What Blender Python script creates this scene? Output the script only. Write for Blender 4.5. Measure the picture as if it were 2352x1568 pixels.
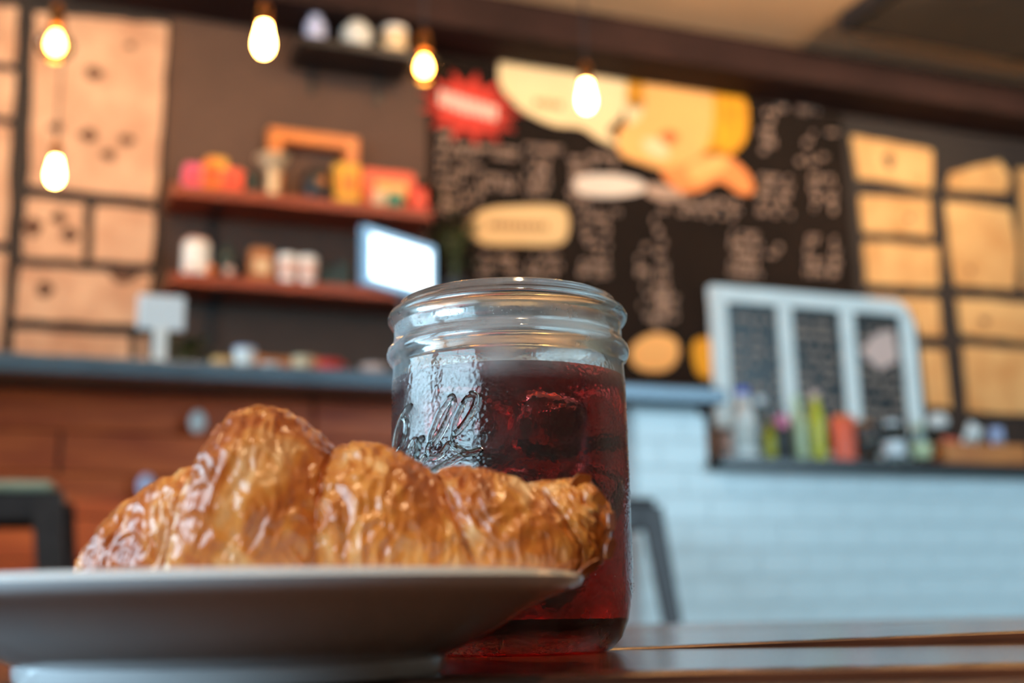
import bpy, bmesh, math, random
import numpy as np
from mathutils import Vector, Matrix

random.seed(7)
RNG = np.random.RandomState(11)
for o in list(bpy.data.objects):
    bpy.data.objects.remove(o)
scene = bpy.context.scene
COL = scene.collection

# ------------------------------------------------------------------ camera
FPX, HOR, ROLL = 2800.0, 1395.0, 0.02          # focal length in pixels, horizon row, roll
TABLE = 0.45
CAM = Vector((0, 0, TABLE + 0.016))
pitch = math.atan((HOR - 784) / FPX)
FW = Vector((0, math.cos(pitch), math.sin(pitch)))
R0, U0 = Vector((1, 0, 0)), Vector((0, -math.sin(pitch), math.cos(pitch)))
RT = R0 * math.cos(ROLL) - U0 * math.sin(ROLL)
UP = R0 * math.sin(ROLL) + U0 * math.cos(ROLL)
cd = bpy.data.cameras.new('camera')
cam = bpy.data.objects.new('camera', cd)
COL.objects.link(cam)
cam.matrix_world = Matrix(((RT.x, UP.x, -FW.x, CAM.x), (RT.y, UP.y, -FW.y, CAM.y), (RT.z, UP.z, -FW.z, CAM.z), (0, 0, 0, 1)))
cd.sensor_width = 36.0
cd.lens = FPX / 2352 * 36.0
cd.clip_start = 0.01
cd.dof.use_dof = True
cd.dof.focus_distance = 0.408
cd.dof.aperture_fstop = cd.lens / 6.1
scene.camera = cam

# ------------------------------------------------------------------ world, exposure
scene.view_settings.view_transform = 'Standard'
scene.view_settings.look = 'None'
scene.view_settings.gamma = 1.0
scene.view_settings.use_curve_mapping = False
scene.view_settings.exposure = 0.0
scene.cycles.use_denoising = True
scene.cycles.use_adaptive_sampling = True
scene.cycles.adaptive_threshold = 0.07
scene.cycles.adaptive_min_samples = 20
scene.cycles.diffuse_bounces = 3
scene.cycles.glossy_bounces = 4
scene.cycles.caustics_reflective = False
scene.cycles.max_bounces = 12
scene.cycles.transmission_bounces = 14
scene.cycles.transparent_max_bounces = 16
scene.cycles.sample_clamp_indirect = 6.0
w = bpy.data.worlds.new('world')
scene.world = w
w.use_nodes = True
w.node_tree.nodes['Background'].inputs[0].default_value = (0.62, 0.78, 1.0, 1)
w.node_tree.nodes['Background'].inputs[1].default_value = 0.6

# ------------------------------------------------------------------ the bar's own axes: s along the bar, t away from the camera
U = Vector((0.93241814, 0.36138125, 0)); N = Vector((-U.y, U.x, 0)); O = Vector((0, 3.2194578, 0))
PHI = math.atan2(U.y, U.x)
def B(s, t, z): return O + U * s + N * t + Vector((0, 0, z))
def ray(x, y): return FW + RT * ((x - 1176) / FPX) - UP * ((y - 784) / FPX)
def S(x, y, t):
    d = ray(x, y); k = (t + (O - CAM).dot(N)) / d.dot(N); P = CAM + d * k
    return (P - O).dot(U), P.z
def AY(x, y, Y):
    d = ray(x, y); return CAM + d * (Y / d.y)

# room windows behind the camera: daylight
DAY = (0.57, 0.82, 1.0)
def area(name, loc, rot, sx, sy, power, col):
    l = bpy.data.lights.new(name, 'AREA'); l.shape = 'RECTANGLE'; l.size = sx; l.size_y = sy
    l.energy = power; l.color = col
    o = bpy.data.objects.new(name, l); COL.objects.link(o); o.location = loc; o.rotation_euler = rot
    return o
FT = -5.2            # t of the window wall behind the camera
WINS = [(3.1, 2.2)]                    # in the wall behind the camera
SIDE = [(-3.75, 2.6), (-0.85, 2.6)]                   # in the wall beside the table
SL = -4.2
area('daylight', B(3.1, FT - 0.14, 1.85), (math.radians(90), 0, PHI), 2.2, 2.0, 265, DAY)
for (t, wd) in SIDE:
    area('daylight', B(SL - 0.14, t, 1.85), (math.radians(90), 0, PHI - math.pi / 2), wd, 2.0, 230, DAY)
WARM = (1.0, 0.66, 0.36)

# ------------------------------------------------------------------ materials
def nn(nt, t, **kw):
    n = nt.nodes.new(t)
    for k, v in kw.items(): setattr(n, k, v)
    return n
def lin(c):
    return tuple((x / 12.92 if x <= 0.04045 else ((x + 0.055) / 1.055) ** 2.4) for x in [v / 255 for v in c])
MATS = {}
def mat(name, col, rough=0.5, metal=0.0, var=0.25, scale=20.0, bump=0.0, bscale=None, stretch=(1, 1, 1), coat=0.0, col2=None, emit=None, trans=0.0, spec=0.5):
    m = bpy.data.materials.new(name); m.use_nodes = True; nt = m.node_tree; p = nt.nodes['Principled BSDF']
    tc = nn(nt, 'ShaderNodeTexCoord'); mp = nn(nt, 'ShaderNodeMapping'); mp.inputs['Scale'].default_value = stretch
    nt.links.new(tc.outputs['Object'], mp.inputs['Vector'])
    no = nn(nt, 'ShaderNodeTexNoise'); no.inputs['Scale'].default_value = scale; no.inputs['Detail'].default_value = 5
    nt.links.new(mp.outputs[0], no.inputs['Vector'])
    rp = nn(nt, 'ShaderNodeValToRGB')
    c2 = col2 if col2 else tuple(v * (1 - var) for v in col)
    rp.color_ramp.elements[0].position = 0.32; rp.color_ramp.elements[0].color = (*c2, 1)
    rp.color_ramp.elements[1].position = 0.68; rp.color_ramp.elements[1].color = (*col, 1)
    nt.links.new(no.outputs['Fac'], rp.inputs[0]); nt.links.new(rp.outputs[0], p.inputs['Base Color'])
    p.inputs['Roughness'].default_value = rough; p.inputs['Metallic'].default_value = metal
    p.inputs['Coat Weight'].default_value = coat; p.inputs['Coat Roughness'].default_value = 0.12
    p.inputs['Transmission Weight'].default_value = trans
    p.inputs['Specular IOR Level'].default_value = spec
    if bump:
        bn = nn(nt, 'ShaderNodeTexNoise'); bn.inputs['Scale'].default_value = bscale or scale * 3; bn.inputs['Detail'].default_value = 6
        nt.links.new(mp.outputs[0], bn.inputs['Vector'])
        b = nn(nt, 'ShaderNodeBump'); b.inputs['Strength'].default_value = bump; b.inputs['Distance'].default_value = 0.002
        nt.links.new(bn.outputs['Fac'], b.inputs['Height']); nt.links.new(b.outputs[0], p.inputs['Normal'])
    if emit:
        p.inputs['Emission Color'].default_value = (*emit[0], 1); p.inputs['Emission Strength'].default_value = emit[1]
    MATS[name] = m
    return m
def M(name): return MATS[name]

mat('brown_wall', lin((86, 62, 50)), 0.8, scale=6, var=0.15, bump=0.2)
mat('black_wall', lin((40, 32, 30)), 0.8)
mat('board', lin((212, 172, 142)), 0.75, scale=6, col2=lin((182, 136, 108)), bump=0.3, bscale=30)
mat('board_amber', lin((218, 176, 118)), 0.75, scale=6, col2=lin((192, 142, 86)), bump=0.3, bscale=30)
mat('knot', lin((90, 58, 40)), 0.8)
mat('shelf_wood', lin((156, 66, 30)), 0.45, scale=8, stretch=(1, 12, 12), col2=lin((116, 44, 20)), bump=0.15)
mat('bar_wood', lin((232, 108, 50)), 0.5, scale=4, stretch=(1, 9, 9), col2=lin((176, 66, 28)), bump=0.1)
mat('bar_top', lin((98, 116, 130)), 0.32, scale=12, var=0.2, metal=0.2)
mat('black_top', lin((30, 30, 32)), 0.3)
mat('tile', lin((214, 228, 232)), 0.3, scale=3, var=0.06, coat=0.0)
mat('grout', lin((208, 224, 230)), 0.8, var=.05)
mat('beam', lin((50, 31, 27)), 0.8, scale=4, var=0.35, spec=0.2)
mat('ceiling', lin((214, 180, 144)), 0.8, scale=3, var=0.1)
mat('duct', lin((48, 44, 44)), 0.6)
mat('floor', lin((110, 96, 84)), 0.5, scale=4)
mat('side_wall', lin((150, 128, 110)), 0.8, scale=3)
mat('frame_white', lin((246, 248, 244)), 0.5, scale=9, var=0.12)
mat('chalkboard', lin((30, 21, 17)), 0.85, scale=5, var=0.35, spec=0.15)
mat('chalk', lin((186, 156, 138)), 0.9, var=0.2)
mat('chalk_bright', lin((232, 214, 200)), 0.9, var=0.1)
mat('paint_cream', lin((244, 216, 168)), 0.7, scale=4, var=0.08)
mat('paint_tan', lin((232, 192, 136)), 0.7, scale=4, var=0.08)
mat('paint_peach', lin((250, 184, 108)), 0.7, scale=4, var=0.1)
mat('paint_orange', lin((228, 112, 56)), 0.7, scale=6, var=0.1)
mat('paint_hand', lin((242, 144, 76)), 0.7, scale=6, var=0.1)
mat('paint_yellow', lin((246, 178, 10)), 0.7, scale=9, stretch=(6, 1, 1), col2=lin((206, 128, 8)))
mat('paint_amber', lin((206, 140, 20)), 0.7, var=0.1)
mat('paint_red', lin((214, 52, 34)), 0.7, scale=8, var=0.15)
mat('paint_pink', lin((236, 196, 182)), 0.7, scale=8, var=0.15)
mat('paint_brown', lin((150, 104, 56)), 0.8)
mat('white', lin((238, 236, 232)), 0.35, var=0.05)
mat('blueish', lin((184, 194, 232)), 0.35, var=0.15)
mat('paper', lin((228, 234, 238)), 0.6, var=0.05)
mat('kraft', lin((172, 112, 68)), 0.7, var=0.2)
mat('dark', lin((26, 22, 22)), 0.45)
mat('dark_teal', lin((26, 52, 52)), 0.4)
mat('gunmetal', lin((62, 57, 58)), 0.45, metal=0.4, var=0.3, scale=30)
mat('grey_metal', lin((150, 146, 142)), 0.3, metal=0.8, var=0.2)
mat('red', lin((226, 52, 36)), 0.4, var=0.15)
mat('coral', lin((246, 98, 62)), 0.45, var=0.15)
mat('pink', lin((232, 84, 130)), 0.4, var=0.15)
mat('orange', lin((240, 120, 24)), 0.4, var=0.15)
mat('mustard', lin((226, 166, 40)), 0.5, var=0.15)
mat('teal', lin((30, 140, 110)), 0.4, var=0.15)
mat('cream', lin((226, 196, 156)), 0.5, var=0.1)
mat('olive', lin((206, 196, 44)), 0.3, var=0.15)
mat('sage', lin((200, 212, 166)), 0.3, var=0.15)
mat('leaf', lin((92, 104, 48)), 0.5, var=0.5, scale=9)
mat('oak', lin((222, 130, 54)), 0.45, scale=8, stretch=(1, 9, 9), col2=lin((184, 98, 34)))
mat('blue_cap', lin((60, 84, 196)), 0.4, var=0.1)
mat('cord', lin((40, 28, 24)), 0.6)
mat('brass', lin((150, 92, 40)), 0.3, metal=0.8)
mat('porcelain', lin((236, 238, 242)), 0.1, var=0.02, coat=0.4)
mat('seat_pad', lin((146, 158, 138)), 0.5, var=0.15)
mat('tape', lin((214, 214, 208)), 0.5)
mat('screen', (0.8, 0.9, 1.0), 0.3, emit=((0.80, 0.93, 1.0), 4.0))
mat('screen_edge', (0.3, 0.5, 0.7), 0.3, emit=((0.30, 0.56, 0.80), 1.0))
mat('bezel', lin((120, 160, 190)), 0.3, var=0.1)
mat('bulb_glow', (1.0, 0.7, 0.3), 0.3, emit=((1.0, 0.47, 0.12), 85.0))
mat('lamp_glow', (1.0, 0.8, 0.5), 0.3, emit=(WARM, 14.0))

def thin_glass(name, tint=(0.9, 0.93, 0.93), refl=0.12, rough=0.05):
    m = bpy.data.materials.new(name); m.use_nodes = True; nt = m.node_tree; nt.nodes.clear()
    out = nn(nt, 'ShaderNodeOutputMaterial'); mx = nn(nt, 'ShaderNodeMixShader')
    tr = nn(nt, 'ShaderNodeBsdfTransparent'); tr.inputs[0].default_value = (*tint, 1)
    gl = nn(nt, 'ShaderNodeBsdfGlossy'); gl.inputs['Roughness'].default_value = rough
    lw = nn(nt, 'ShaderNodeFresnel'); lw.inputs[0].default_value = 1.45
    nt.links.new(lw.outputs[0], mx.inputs[0]); nt.links.new(tr.outputs[0], mx.inputs[1]); nt.links.new(gl.outputs[0], mx.inputs[2])
    nt.links.new(mx.outputs[0], out.inputs[0]); MATS[name] = m
thin_glass('pane')
thin_glass('amber_glass', (1.0, 0.80, 0.45))
thin_glass('bottle_glass', (0.80, 0.88, 0.88))

# table wood
def wood_table():
    m = mat('table_wood', lin((104, 56, 34)), 0.2, scale=16, stretch=(1.2, 22, 22), col2=lin((64, 32, 20)), bump=0.1, bscale=24, coat=0.6)
    p = m.node_tree.nodes['Principled BSDF']; p.inputs['Coat Roughness'].default_value = 0.16
    mat('table_rough', lin((104, 66, 46)), 0.6, scale=60, stretch=(1, 2, 2), col2=lin((48, 28, 22)), bump=0.6, bscale=90)
wood_table()

# ------------------------------------------------------------------ mesh tools
class MB:
    def __init__(self): self.bm = bmesh.new(); self.flat = False
    def box(self, c, s, bevel=0.0, rot=None):
        r = bmesh.ops.create_cube(self.bm, size=1.0)
        vs = r['verts']
        mt = Matrix.Translation(c) @ (rot.to_4x4() if rot is not None else Matrix.Identity(4)) @ Matrix.Diagonal((*s, 1))
        bmesh.ops.transform(self.bm, matrix=mt, verts=vs)
        if bevel:
            self.flat = True
            es = list({e for v in vs for e in v.link_edges})
            bmesh.ops.bevel(self.bm, geom=es, offset=bevel, segments=2, affect='EDGES', profile=0.5)
        return self
    def lathe(self, prof, seg=24, c=(0, 0, 0), close=False):
        rings = []
        for (r, z) in prof:
            if r < 1e-6: rings.append([self.bm.verts.new((c[0], c[1], c[2] + z))])
            else: rings.append([self.bm.verts.new((c[0] + r * math.cos(2 * math.pi * i / seg), c[1] + r * math.sin(2 * math.pi * i / seg), c[2] + z)) for i in range(seg)])
        pairs = list(zip(rings[:-1], rings[1:]))
        if close: pairs.append((rings[-1], rings[0]))
        for a, b in pairs:
            for i in range(seg):
                j = (i + 1) % seg
                if len(a) == 1 and len(b) == 1: continue
                if len(a) == 1: self.bm.faces.new((a[0], b[j], b[i]))
                elif len(b) == 1: self.bm.faces.new((a[i], a[j], b[0]))
                else: self.bm.faces.new((a[i], a[j], b[j], b[i]))
        return self
    def tube(self, pts, rad, seg=8):
        pts = [Vector(p) for p in pts]; rr = rad if isinstance(rad, (list, tuple)) else [rad] * len(pts)
        rings = []; prev = None
        for i, p in enumerate(pts):
            d = (pts[min(i + 1, len(pts) - 1)] - pts[max(i - 1, 0)]).normalized()
            if prev is None:
                a = d.cross(Vector((0, 0, 1)));
                if a.length < 1e-3: a = d.cross(Vector((1, 0, 0)))
            else: a = prev - d * prev.dot(d)
            a.normalize(); prev = a; b = d.cross(a)
            rings.append([self.bm.verts.new(p + (a * math.cos(2 * math.pi * k / seg) + b * math.sin(2 * math.pi * k / seg)) * rr[i]) for k in range(seg)])
        for a, b in zip(rings[:-1], rings[1:]):
            for k in range(seg):
                self.bm.faces.new((a[k], a[(k + 1) % seg], b[(k + 1) % seg], b[k]))
        self.bm.faces.new(rings[0][::-1]); self.bm.faces.new(rings[-1])
        return self
    def slab(self, poly, y0, y1):                     # polygon in x,z extruded along y (y0 is the face towards the room)
        a = [self.bm.verts.new((x, y0, z)) for x, z in poly]; b = [self.bm.verts.new((x, y1, z)) for x, z in poly]
        self.bm.faces.new(a); self.bm.faces.new(b[::-1]); n = len(poly)
        for i in range(n): self.bm.faces.new((a[i], b[i], b[(i + 1) % n], a[(i + 1) % n]))
        return self
    def ball(self, c, r, sub=2, sc=(1, 1, 1)):
        res = bmesh.ops.create_icosphere(self.bm, subdivisions=sub, radius=r)
        bmesh.ops.transform(self.bm, matrix=Matrix.Translation(c) @ Matrix.Diagonal((*sc, 1)), verts=res['verts'])
        return self
    def mesh(self, name, smooth=True):
        bmesh.ops.recalc_face_normals(self.bm, faces=self.bm.faces[:])
        me = bpy.data.meshes.new(name); self.bm.to_mesh(me); self.bm.free()
        if smooth and not self.flat:
            for p in me.polygons: p.use_smooth = True
            try: me.set_sharp_from_angle(angle=math.radians(38))
            except Exception: pass
        return me
def link(name, me, m, parent=None, loc=None, rz=None):
    if m is not None and not me.materials: me.materials.append(M(m) if isinstance(m, str) else m)
    o = bpy.data.objects.new(name, me); COL.objects.link(o)
    if parent is not None: o.parent = parent
    if loc is not None: o.location = loc
    if rz is not None: o.rotation_euler = (0, 0, rz)
    return o
def part(name, mb, m, parent=None, smooth=True, loc=None, rz=None): return link(name, mb.mesh(name, smooth), m, parent, loc, rz)
def tag(o, label, cat, group=None):
    o['label'] = label; o['category'] = cat
    if group: o['group'] = group
    return o
def thing(name, label, cat, loc, rz=PHI, group=None):
    o = bpy.data.objects.new(name, None); COL.objects.link(o); o.empty_display_size = 0.05
    o.location = loc; o.rotation_euler = (0, 0, rz)
    return tag(o, label, cat, group)
def struct(name, mb, m, parent=None, smooth=False, loc=(0, 0, 0), rz=0):
    o = part(name, mb, m, parent, smooth, loc, rz); o['kind'] = 'structure'; return o
def BOX(c, s, bevel=0.0): return MB().box(c, s, bevel)
O3 = (O.x, O.y, 0)

# ------------------------------------------------------------------ room shell (local frame of the bar)
S0, S1, CEIL = -4.2, 5.0, 3.0
struct('floor', BOX(((S0 + S1) / 2, (FT + 1.8) / 2, -0.05), (S1 - S0 + .4, 1.8 - FT + .4, 0.1)), 'floor', loc=O3, rz=PHI)
struct('ceiling', BOX(((S0 + S1) / 2, (FT + 1.8) / 2, CEIL + 0.05), (S1 - S0 + .4, 1.8 - FT + .4, 0.1)), 'ceiling', loc=O3, rz=PHI)
wall_back = struct('wall_back', BOX(((S0 + S1) / 2, 1.8, CEIL / 2), (S1 - S0, 0.2, CEIL)), 'brown_wall', loc=O3, rz=PHI)
mb = MB(); mb.box((S0 - .05, (FT + 1.9) / 2, 0.42), (0.1, 1.9 - FT, 0.84)); mb.box((S0 - .05, (FT + 1.9) / 2, 2.93), (0.1, 1.9 - FT, 0.14))
edges = [FT] + [v for (t, wd) in SIDE for v in (t - wd / 2, t + wd / 2)] + [1.9]
for e0, e1 in zip(edges[0::2], edges[1::2]): mb.box((S0 - .05, (e0 + e1) / 2, 1.85), (0.1, e1 - e0, 2.02))
struct('wall_left', mb, 'side_wall', loc=O3, rz=PHI)
struct('wall_right', BOX((S1 + .05, (FT + 1.8) / 2, CEIL / 2), (0.1, 1.8 - FT, CEIL)), 'side_wall', loc=O3, rz=PHI)
mb = MB()
mb.box(((S0 + S1) / 2, FT - .05, 0.42), (S1 - S0, 0.1, 0.84)); mb.box(((S0 + S1) / 2, FT - .05, 2.93), (S1 - S0, 0.1, 0.14))
edges = [S0] + [v for (s, wd) in WINS for v in (s - wd / 2, s + wd / 2)] + [S1]
for a, b in zip(edges[0::2], edges[1::2]): mb.box(((a + b) / 2, FT - .05, 1.85), (b - a, 0.1, 2.02))
struct('wall_front', mb, 'side_wall', loc=O3, rz=PHI)
for k, (s, wd) in enumerate(SIDE):
    wr = bpy.data.objects.new('window_%d' % (k + 2), None); COL.objects.link(wr); wr.location = O3; wr.rotation_euler = (0, 0, PHI); wr['kind'] = 'structure'
    part('window_pane', BOX((S0 - .06, s, 1.85), (0.006, wd - .02, 2.0)), 'pane', wr, False)
    mb = MB()
    for sx in (-1, 0, 1): mb.box((S0 - .06, s + sx * (wd / 2 - .02), 1.85), (0.05, 0.04, 2.0))
    for z in (0.86, 2.3, 2.84): mb.box((S0 - .06, s, z), (0.05, wd, 0.04))
    part('window_frame', mb, 'dark', wr, False)
for k, (s, wd) in enumerate(WINS):
    wr = bpy.data.objects.new('window_%d' % (k + 1), None); COL.objects.link(wr); wr.location = O3; wr.rotation_euler = (0, 0, PHI); wr['kind'] = 'structure'
    part('window_pane', BOX((s, FT - .06, 1.85), (wd - .02, 0.006, 2.0)), 'pane', wr, False)
    mb = MB()
    for sx in (-1, 0, 1): mb.box((s + sx * (wd / 2 - .02), FT - .06, 1.85), (0.04, 0.05, 2.0))
    for z in (0.86, 2.3, 2.84): mb.box((s, FT - .06, z), (wd, 0.05, 0.04))
    part('window_frame', mb, 'dark', wr, False)

# ceiling beam along the back wall and duct
b = BOX(((S0 + S1) / 2, 1.56, 2.9125), (S1 - S0 - .02, 0.278, 0.173), 0.006)
struct('trim_1', b, 'beam', loc=O3, rz=PHI)
d = thing('ceiling_duct', 'dark grey square ventilation duct running under the ceiling', 'duct', B(2.0, 0.8, 2.91))
part('duct_body', BOX((1.45, 0, 0.045), (2.9, 0.56, 0.088), 0.006), 'duct', d)
for k in range(4): part('flange', BOX((0.02 + k * .95, 0, 0.044), (0.03, 0.60, 0.086), 0.004), 'duct', d)

# ------------------------------------------------------------------ pale boards on the back wall
def board_piece(px, m, seed):
    rnd = random.Random(seed); cx_ = sum(q[0] for q in px) / len(px); cy_ = sum(q[1] for q in px) / len(px); shr = 5.0
    pts = [S(x + shr * (1 if x < cx_ else -1), y + shr * (1 if y < cy_ else -1), 1.675) for x, y in px]; out = []
    for i, (a, b) in enumerate(zip(pts, pts[1:] + pts[:1])):
        L = math.hypot(b[0] - a[0], b[1] - a[1]); k = max(2, int(L / 0.06))
        for j in range(k):
            f = j / k; jit = 0.004
            out.append((a[0] + (b[0] - a[0]) * f + rnd.uniform(-jit, jit), a[1] + (b[1] - a[1]) * f + rnd.uniform(-jit, jit)))
    o = part('board', MB().slab(out, 1.675, 1.699), m, wall_back, False)
    return o
def knot(bo, x, y, r, rz=1.0):
    s, z = S(x, y, 1.673); r *= 1.3
    part('knot', MB().slab([(s + r * math.cos(a) * (1 + .25 * math.sin(3 * a + x)), z + r * rz * math.sin(a)) for a in [k * math.pi / 6 for k in range(12)]], 1.673, 1.677), 'knot', bo, False)
part('backing', BOX((-1.65, 1.694, 1.8), (1.72, 0.01, 2.03)), 'black_wall', wall_back, False)
part('backing', BOX((3.35, 1.694, 1.8), (1.86, 0.01, 2.03)), 'black_wall', wall_back, False)
bl = []
LB = [
    [(75, 22), (390, 52), (383, 180), (374, 330), (364, 462), (200, 446), (62, 430), (66, 300)],
    [(58, 448), (200, 462), (196, 604), (45, 592)],
    [(216, 466), (362, 480), (352, 608), (204, 604)],
    [(42, 606), (352, 626), (344, 752), (28, 736)],
    [(26, 752), (304, 766), (300, 900), (20, 890)],
    [(314, 768), (342, 770), (338, 900), (310, 900)],
    [(-260, -10), (44, 12), (40, 150), (-270, 130)],
    [(-270, 142), (40, 160), (32, 270), (-280, 250)],
    [(-280, 262), (30, 284), (22, 560), (-300, 540)],
    [(-300, 552), (20, 574), (6, 860), (-320, 850)],
]
for k, q in enumerate(LB): bl.append(board_piece(q, 'board', 30 + k))
for (k, x, y, r, rz) in [(0, 215, 168, .026, .8), (0, 205, 310, .026, .8), (0, 290, 322, .024, .7), (0, 250, 356, .022, .8), (0, 300, 105, .014, .8),
                         (1, 75, 522, .026, 1.1), (1, 136, 500, .02, 1), (1, 160, 538, .024, .9), (3, 283, 634, .04, .55), (3, 102, 664, .022, 1.1), (0, 130, 292, .02, .8)]:
    knot(bl[k], x, y, r, rz)
RB = [
    [(1952, 306), (2148, 340), (2146, 442), (2060, 424), (1966, 414)],
    [(1972, 442), (2140, 452), (2146, 548), (1980, 536)],
    [(1980, 548), (2160, 562), (2164, 664), (1988, 656)],
    [(1988, 672), (2160, 682), (2168, 778), (1996, 770)],
    [(2000, 788), (2176, 800), (2190, 940), (2010, 930)],
    [(2180, 392), (2300, 362), (2326, 400), (2318, 448), (2172, 440)],
    [(2168, 456), (2326, 474), (2344, 580), (2338, 668), (2190, 660), (2176, 560)],
    [(2196, 680), (2372, 690), (2390, 790), (2206, 772)],
    [(2208, 790), (2392, 800), (2410, 960), (2222, 950)],
    [(2334, 380), (2480, 400), (2500, 660), (2352, 670), (2342, 470)],
    [(2500, 420), (2640, 440), (2660, 800), (2520, 780)],
]
bl = []
for k, q in enumerate(RB): bl.append(board_piece(q, 'board_amber', 60 + k))
for (k, x, y, r, rz) in [(0, 2042, 370, .022, 1.4), (6, 2230, 620, .012, 1), (7, 2262, 738, .02, .7), (1, 2090, 500, .014, .8), (7, 2276, 790, .02, .6)]:
    knot(bl[k], x, y, r, rz)

# ------------------------------------------------------------------ chalkboard menu with painted figure
cb = thing('menu_chalkboard', 'big black menu chalkboard with painted speech bubbles and chalk lettering on back wall', 'chalkboard', O3)
s0, _ = S(984, 500, 1.69); s1, _ = S(1950, 500, 1.69)
part('panel', BOX(((s0 + s1) / 2, 1.69, 2.03), (s1 - s0, 0.018, 1.57), 0.003), 'chalkboard', cb, False)
TB = 1.681
def painted(name, px, m, off=1, label=None, parent=None):
    y = TB - 0.003 * off
    o = part(name, MB().slab([S(x, yy, y) for x, yy in px], y, y + 0.0028), m, parent or cb, False)
    if label: o['label'] = label
    return o
def smoothpoly(px, n=6):
    out = []; k = len(px)
    for i in range(k):
        p0, p1, p2, p3 = [Vector(px[(i + j - 1) % k]) for j in range(4)]
        for j in range(n):
            t = j / n
            out.append(tuple(0.5 * ((2 * p1) + (-p0 + p2) * t + (2 * p0 - 5 * p1 + 4 * p2 - p3) * t * t + (-p0 + 3 * p1 - 3 * p2 + p3) * t ** 3)))
    return out
star = []
for k in range(26):
    a = k / 26 * 2 * math.pi; r = 1.1 if k % 2 == 0 else 0.62
    star.append((1078 + 108 * r * math.cos(a) + 2, 248 + 78 * r * math.sin(a) + 0.15 * 104 * r * math.cos(a)))
sb = painted('starburst', star, 'paint_red', 1, 'red starburst with pale lettering')
for k in range(8):
    x_, y_, h_ = 1010 + k * 17, 206 + k * 5.2, 38 - abs(k - 3) * 1.5
    painted('lettering', [(x_, y_), (x_ + 12, y_ + 2), (x_ + 11, y_ + h_ + 2), (x_ - 1, y_ + h_)], 'chalk_bright', 2, parent=sb)
bub = painted('speech_bubble', smoothpoly([(1172, 96), (1300, 112), (1438, 140), (1440, 200), (1430, 262), (1396, 300), (1424, 334), (1380, 322), (1336, 294), (1270, 286), (1196, 250), (1150, 196), (1148, 140)]), 'paint_cream', 1, 'large cream speech bubble')
for k in range(4): painted('lettering', [(1228 + k * 17, 228 + k * 2), (1240 + k * 17, 229 + k * 2), (1240 + k * 17, 244 + k * 2), (1228 + k * 17, 243 + k * 2)], 'paint_brown', 2, parent=bub)
painted('hair', [(1438, 142), (1484, 150), (1486, 190), (1470, 250), (1440, 240)], 'paint_amber', 1, 'amber painted hair')
painted('collar', [(1434, 232), (1474, 236), (1480, 300), (1442, 292)], 'paint_cream', 1)
face = painted('face', smoothpoly([(1484, 160), (1560, 168), (1636, 186), (1640, 270), (1626, 340), (1590, 380), (1540, 392), (1480, 376), (1424, 350), (1424, 296), (1470, 272), (1480, 210)]), 'paint_peach', 2, 'peach painted face')
painted('mouth', smoothpoly([(1514, 310), (1538, 298), (1560, 312), (1540, 334)]), 'paint_orange', 3, parent=face)
painted('highlight', smoothpoly([(1478, 322), (1512, 320), (1534, 344), (1530, 362), (1490, 352)]), 'paint_cream', 3, parent=face)
painted('hair', smoothpoly([(1622, 182), (1680, 196), (1712, 228), (1718, 290), (1702, 336), (1660, 362), (1612, 362), (1628, 330), (1640, 270), (1636, 200)]), 'paint_yellow', 3, 'bright yellow painted hair')
painted('hand', smoothpoly([(1520, 392), (1580, 372), (1640, 344), (1684, 366), (1722, 404), (1730, 440), (1700, 444), (1656, 416), (1610, 436), (1560, 438)]), 'paint_hand', 3, 'orange painted hand')
painted('hand', smoothpoly([(1580, 384), (1640, 356), (1672, 372), (1640, 400), (1600, 416)]), 'paint_peach', 4)
b2 = painted('speech_bubble', smoothpoly([(1068, 522), (1112, 482), (1200, 472), (1284, 474), (1306, 500), (1300, 548), (1270, 562), (1190, 562), (1110, 558)]), 'paint_tan', 1, 'tan speech bubble with small dark lettering')
for k in range(9): painted('lettering', [(1126 + k * 15, 508 + k * .5), (1136 + k * 15, 508 + k * .5), (1136 + k * 15, 524 + k * .5), (1126 + k * 15, 524 + k * .5)], 'paint_brown', 2, parent=b2)
painted('painted_patch', smoothpoly([(1456, 790), (1500, 766), (1550, 778), (1558, 820), (1530, 850), (1476, 850), (1450, 826)]), 'paint_peach', 1, 'round peach painted patch')
painted('painted_patch', smoothpoly([(1590, 800), (1610, 776), (1660, 790), (1650, 860), (1606, 862)]), 'paint_yellow', 1, 'yellow painted patch')
painted('painted_banner', smoothpoly([(1326, 408), (1400, 400), (1470, 414), (1476, 440), (1400, 452), (1330, 442)], 3), 'chalk_bright', 1, 'pale lettered banner')
painted('painted_banner', smoothpoly([(1484, 424), (1530, 426), (1564, 440), (1556, 460), (1494, 452)], 3), 'chalk', 1)
def lettering(x0, y0, x1, y1, rows, slope=0.09, dens=0.72, m='chalk', seed=0):
    rnd = random.Random(seed); mb = MB(); rh = (y1 - y0) / rows
    for r in range(rows):
        x = x0 + rnd.uniform(0, 10)
        while x < x1 - 4:
            wd = rnd.uniform(5, 13)
            if rnd.random() < dens:
                yy = y0 + r * rh + (x - x0) * slope; hh = rh * rnd.uniform(0.45, 0.75)
                xe = min(x + wd, x1); st = 3.6
                strokes = [(x, yy, x + st, yy + hh), (x + st, yy, xe, yy + st)]
                if rnd.random() < .6: strokes.append((x + st, yy + hh - st, xe, yy + hh))
                if rnd.random() < .5 and xe - x > 8: strokes.append((xe - st, yy + st, xe, yy + hh - st))
                for (xa_, ya_, xb_, yb_) in strokes:
                    if xb_ - xa_ > .5 and yb_ - ya_ > .5: mb.slab([S(a, c, TB - .002) for a, c in ((xa_, ya_), (xb_, ya_), (xb_, yb_), (xa_, yb_))], TB - .002, TB - .0002)
            x += wd + rnd.uniform(2, 5)
    o = part('chalk_lettering', mb, m, cb, False); o['kind'] = 'stuff'
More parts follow.
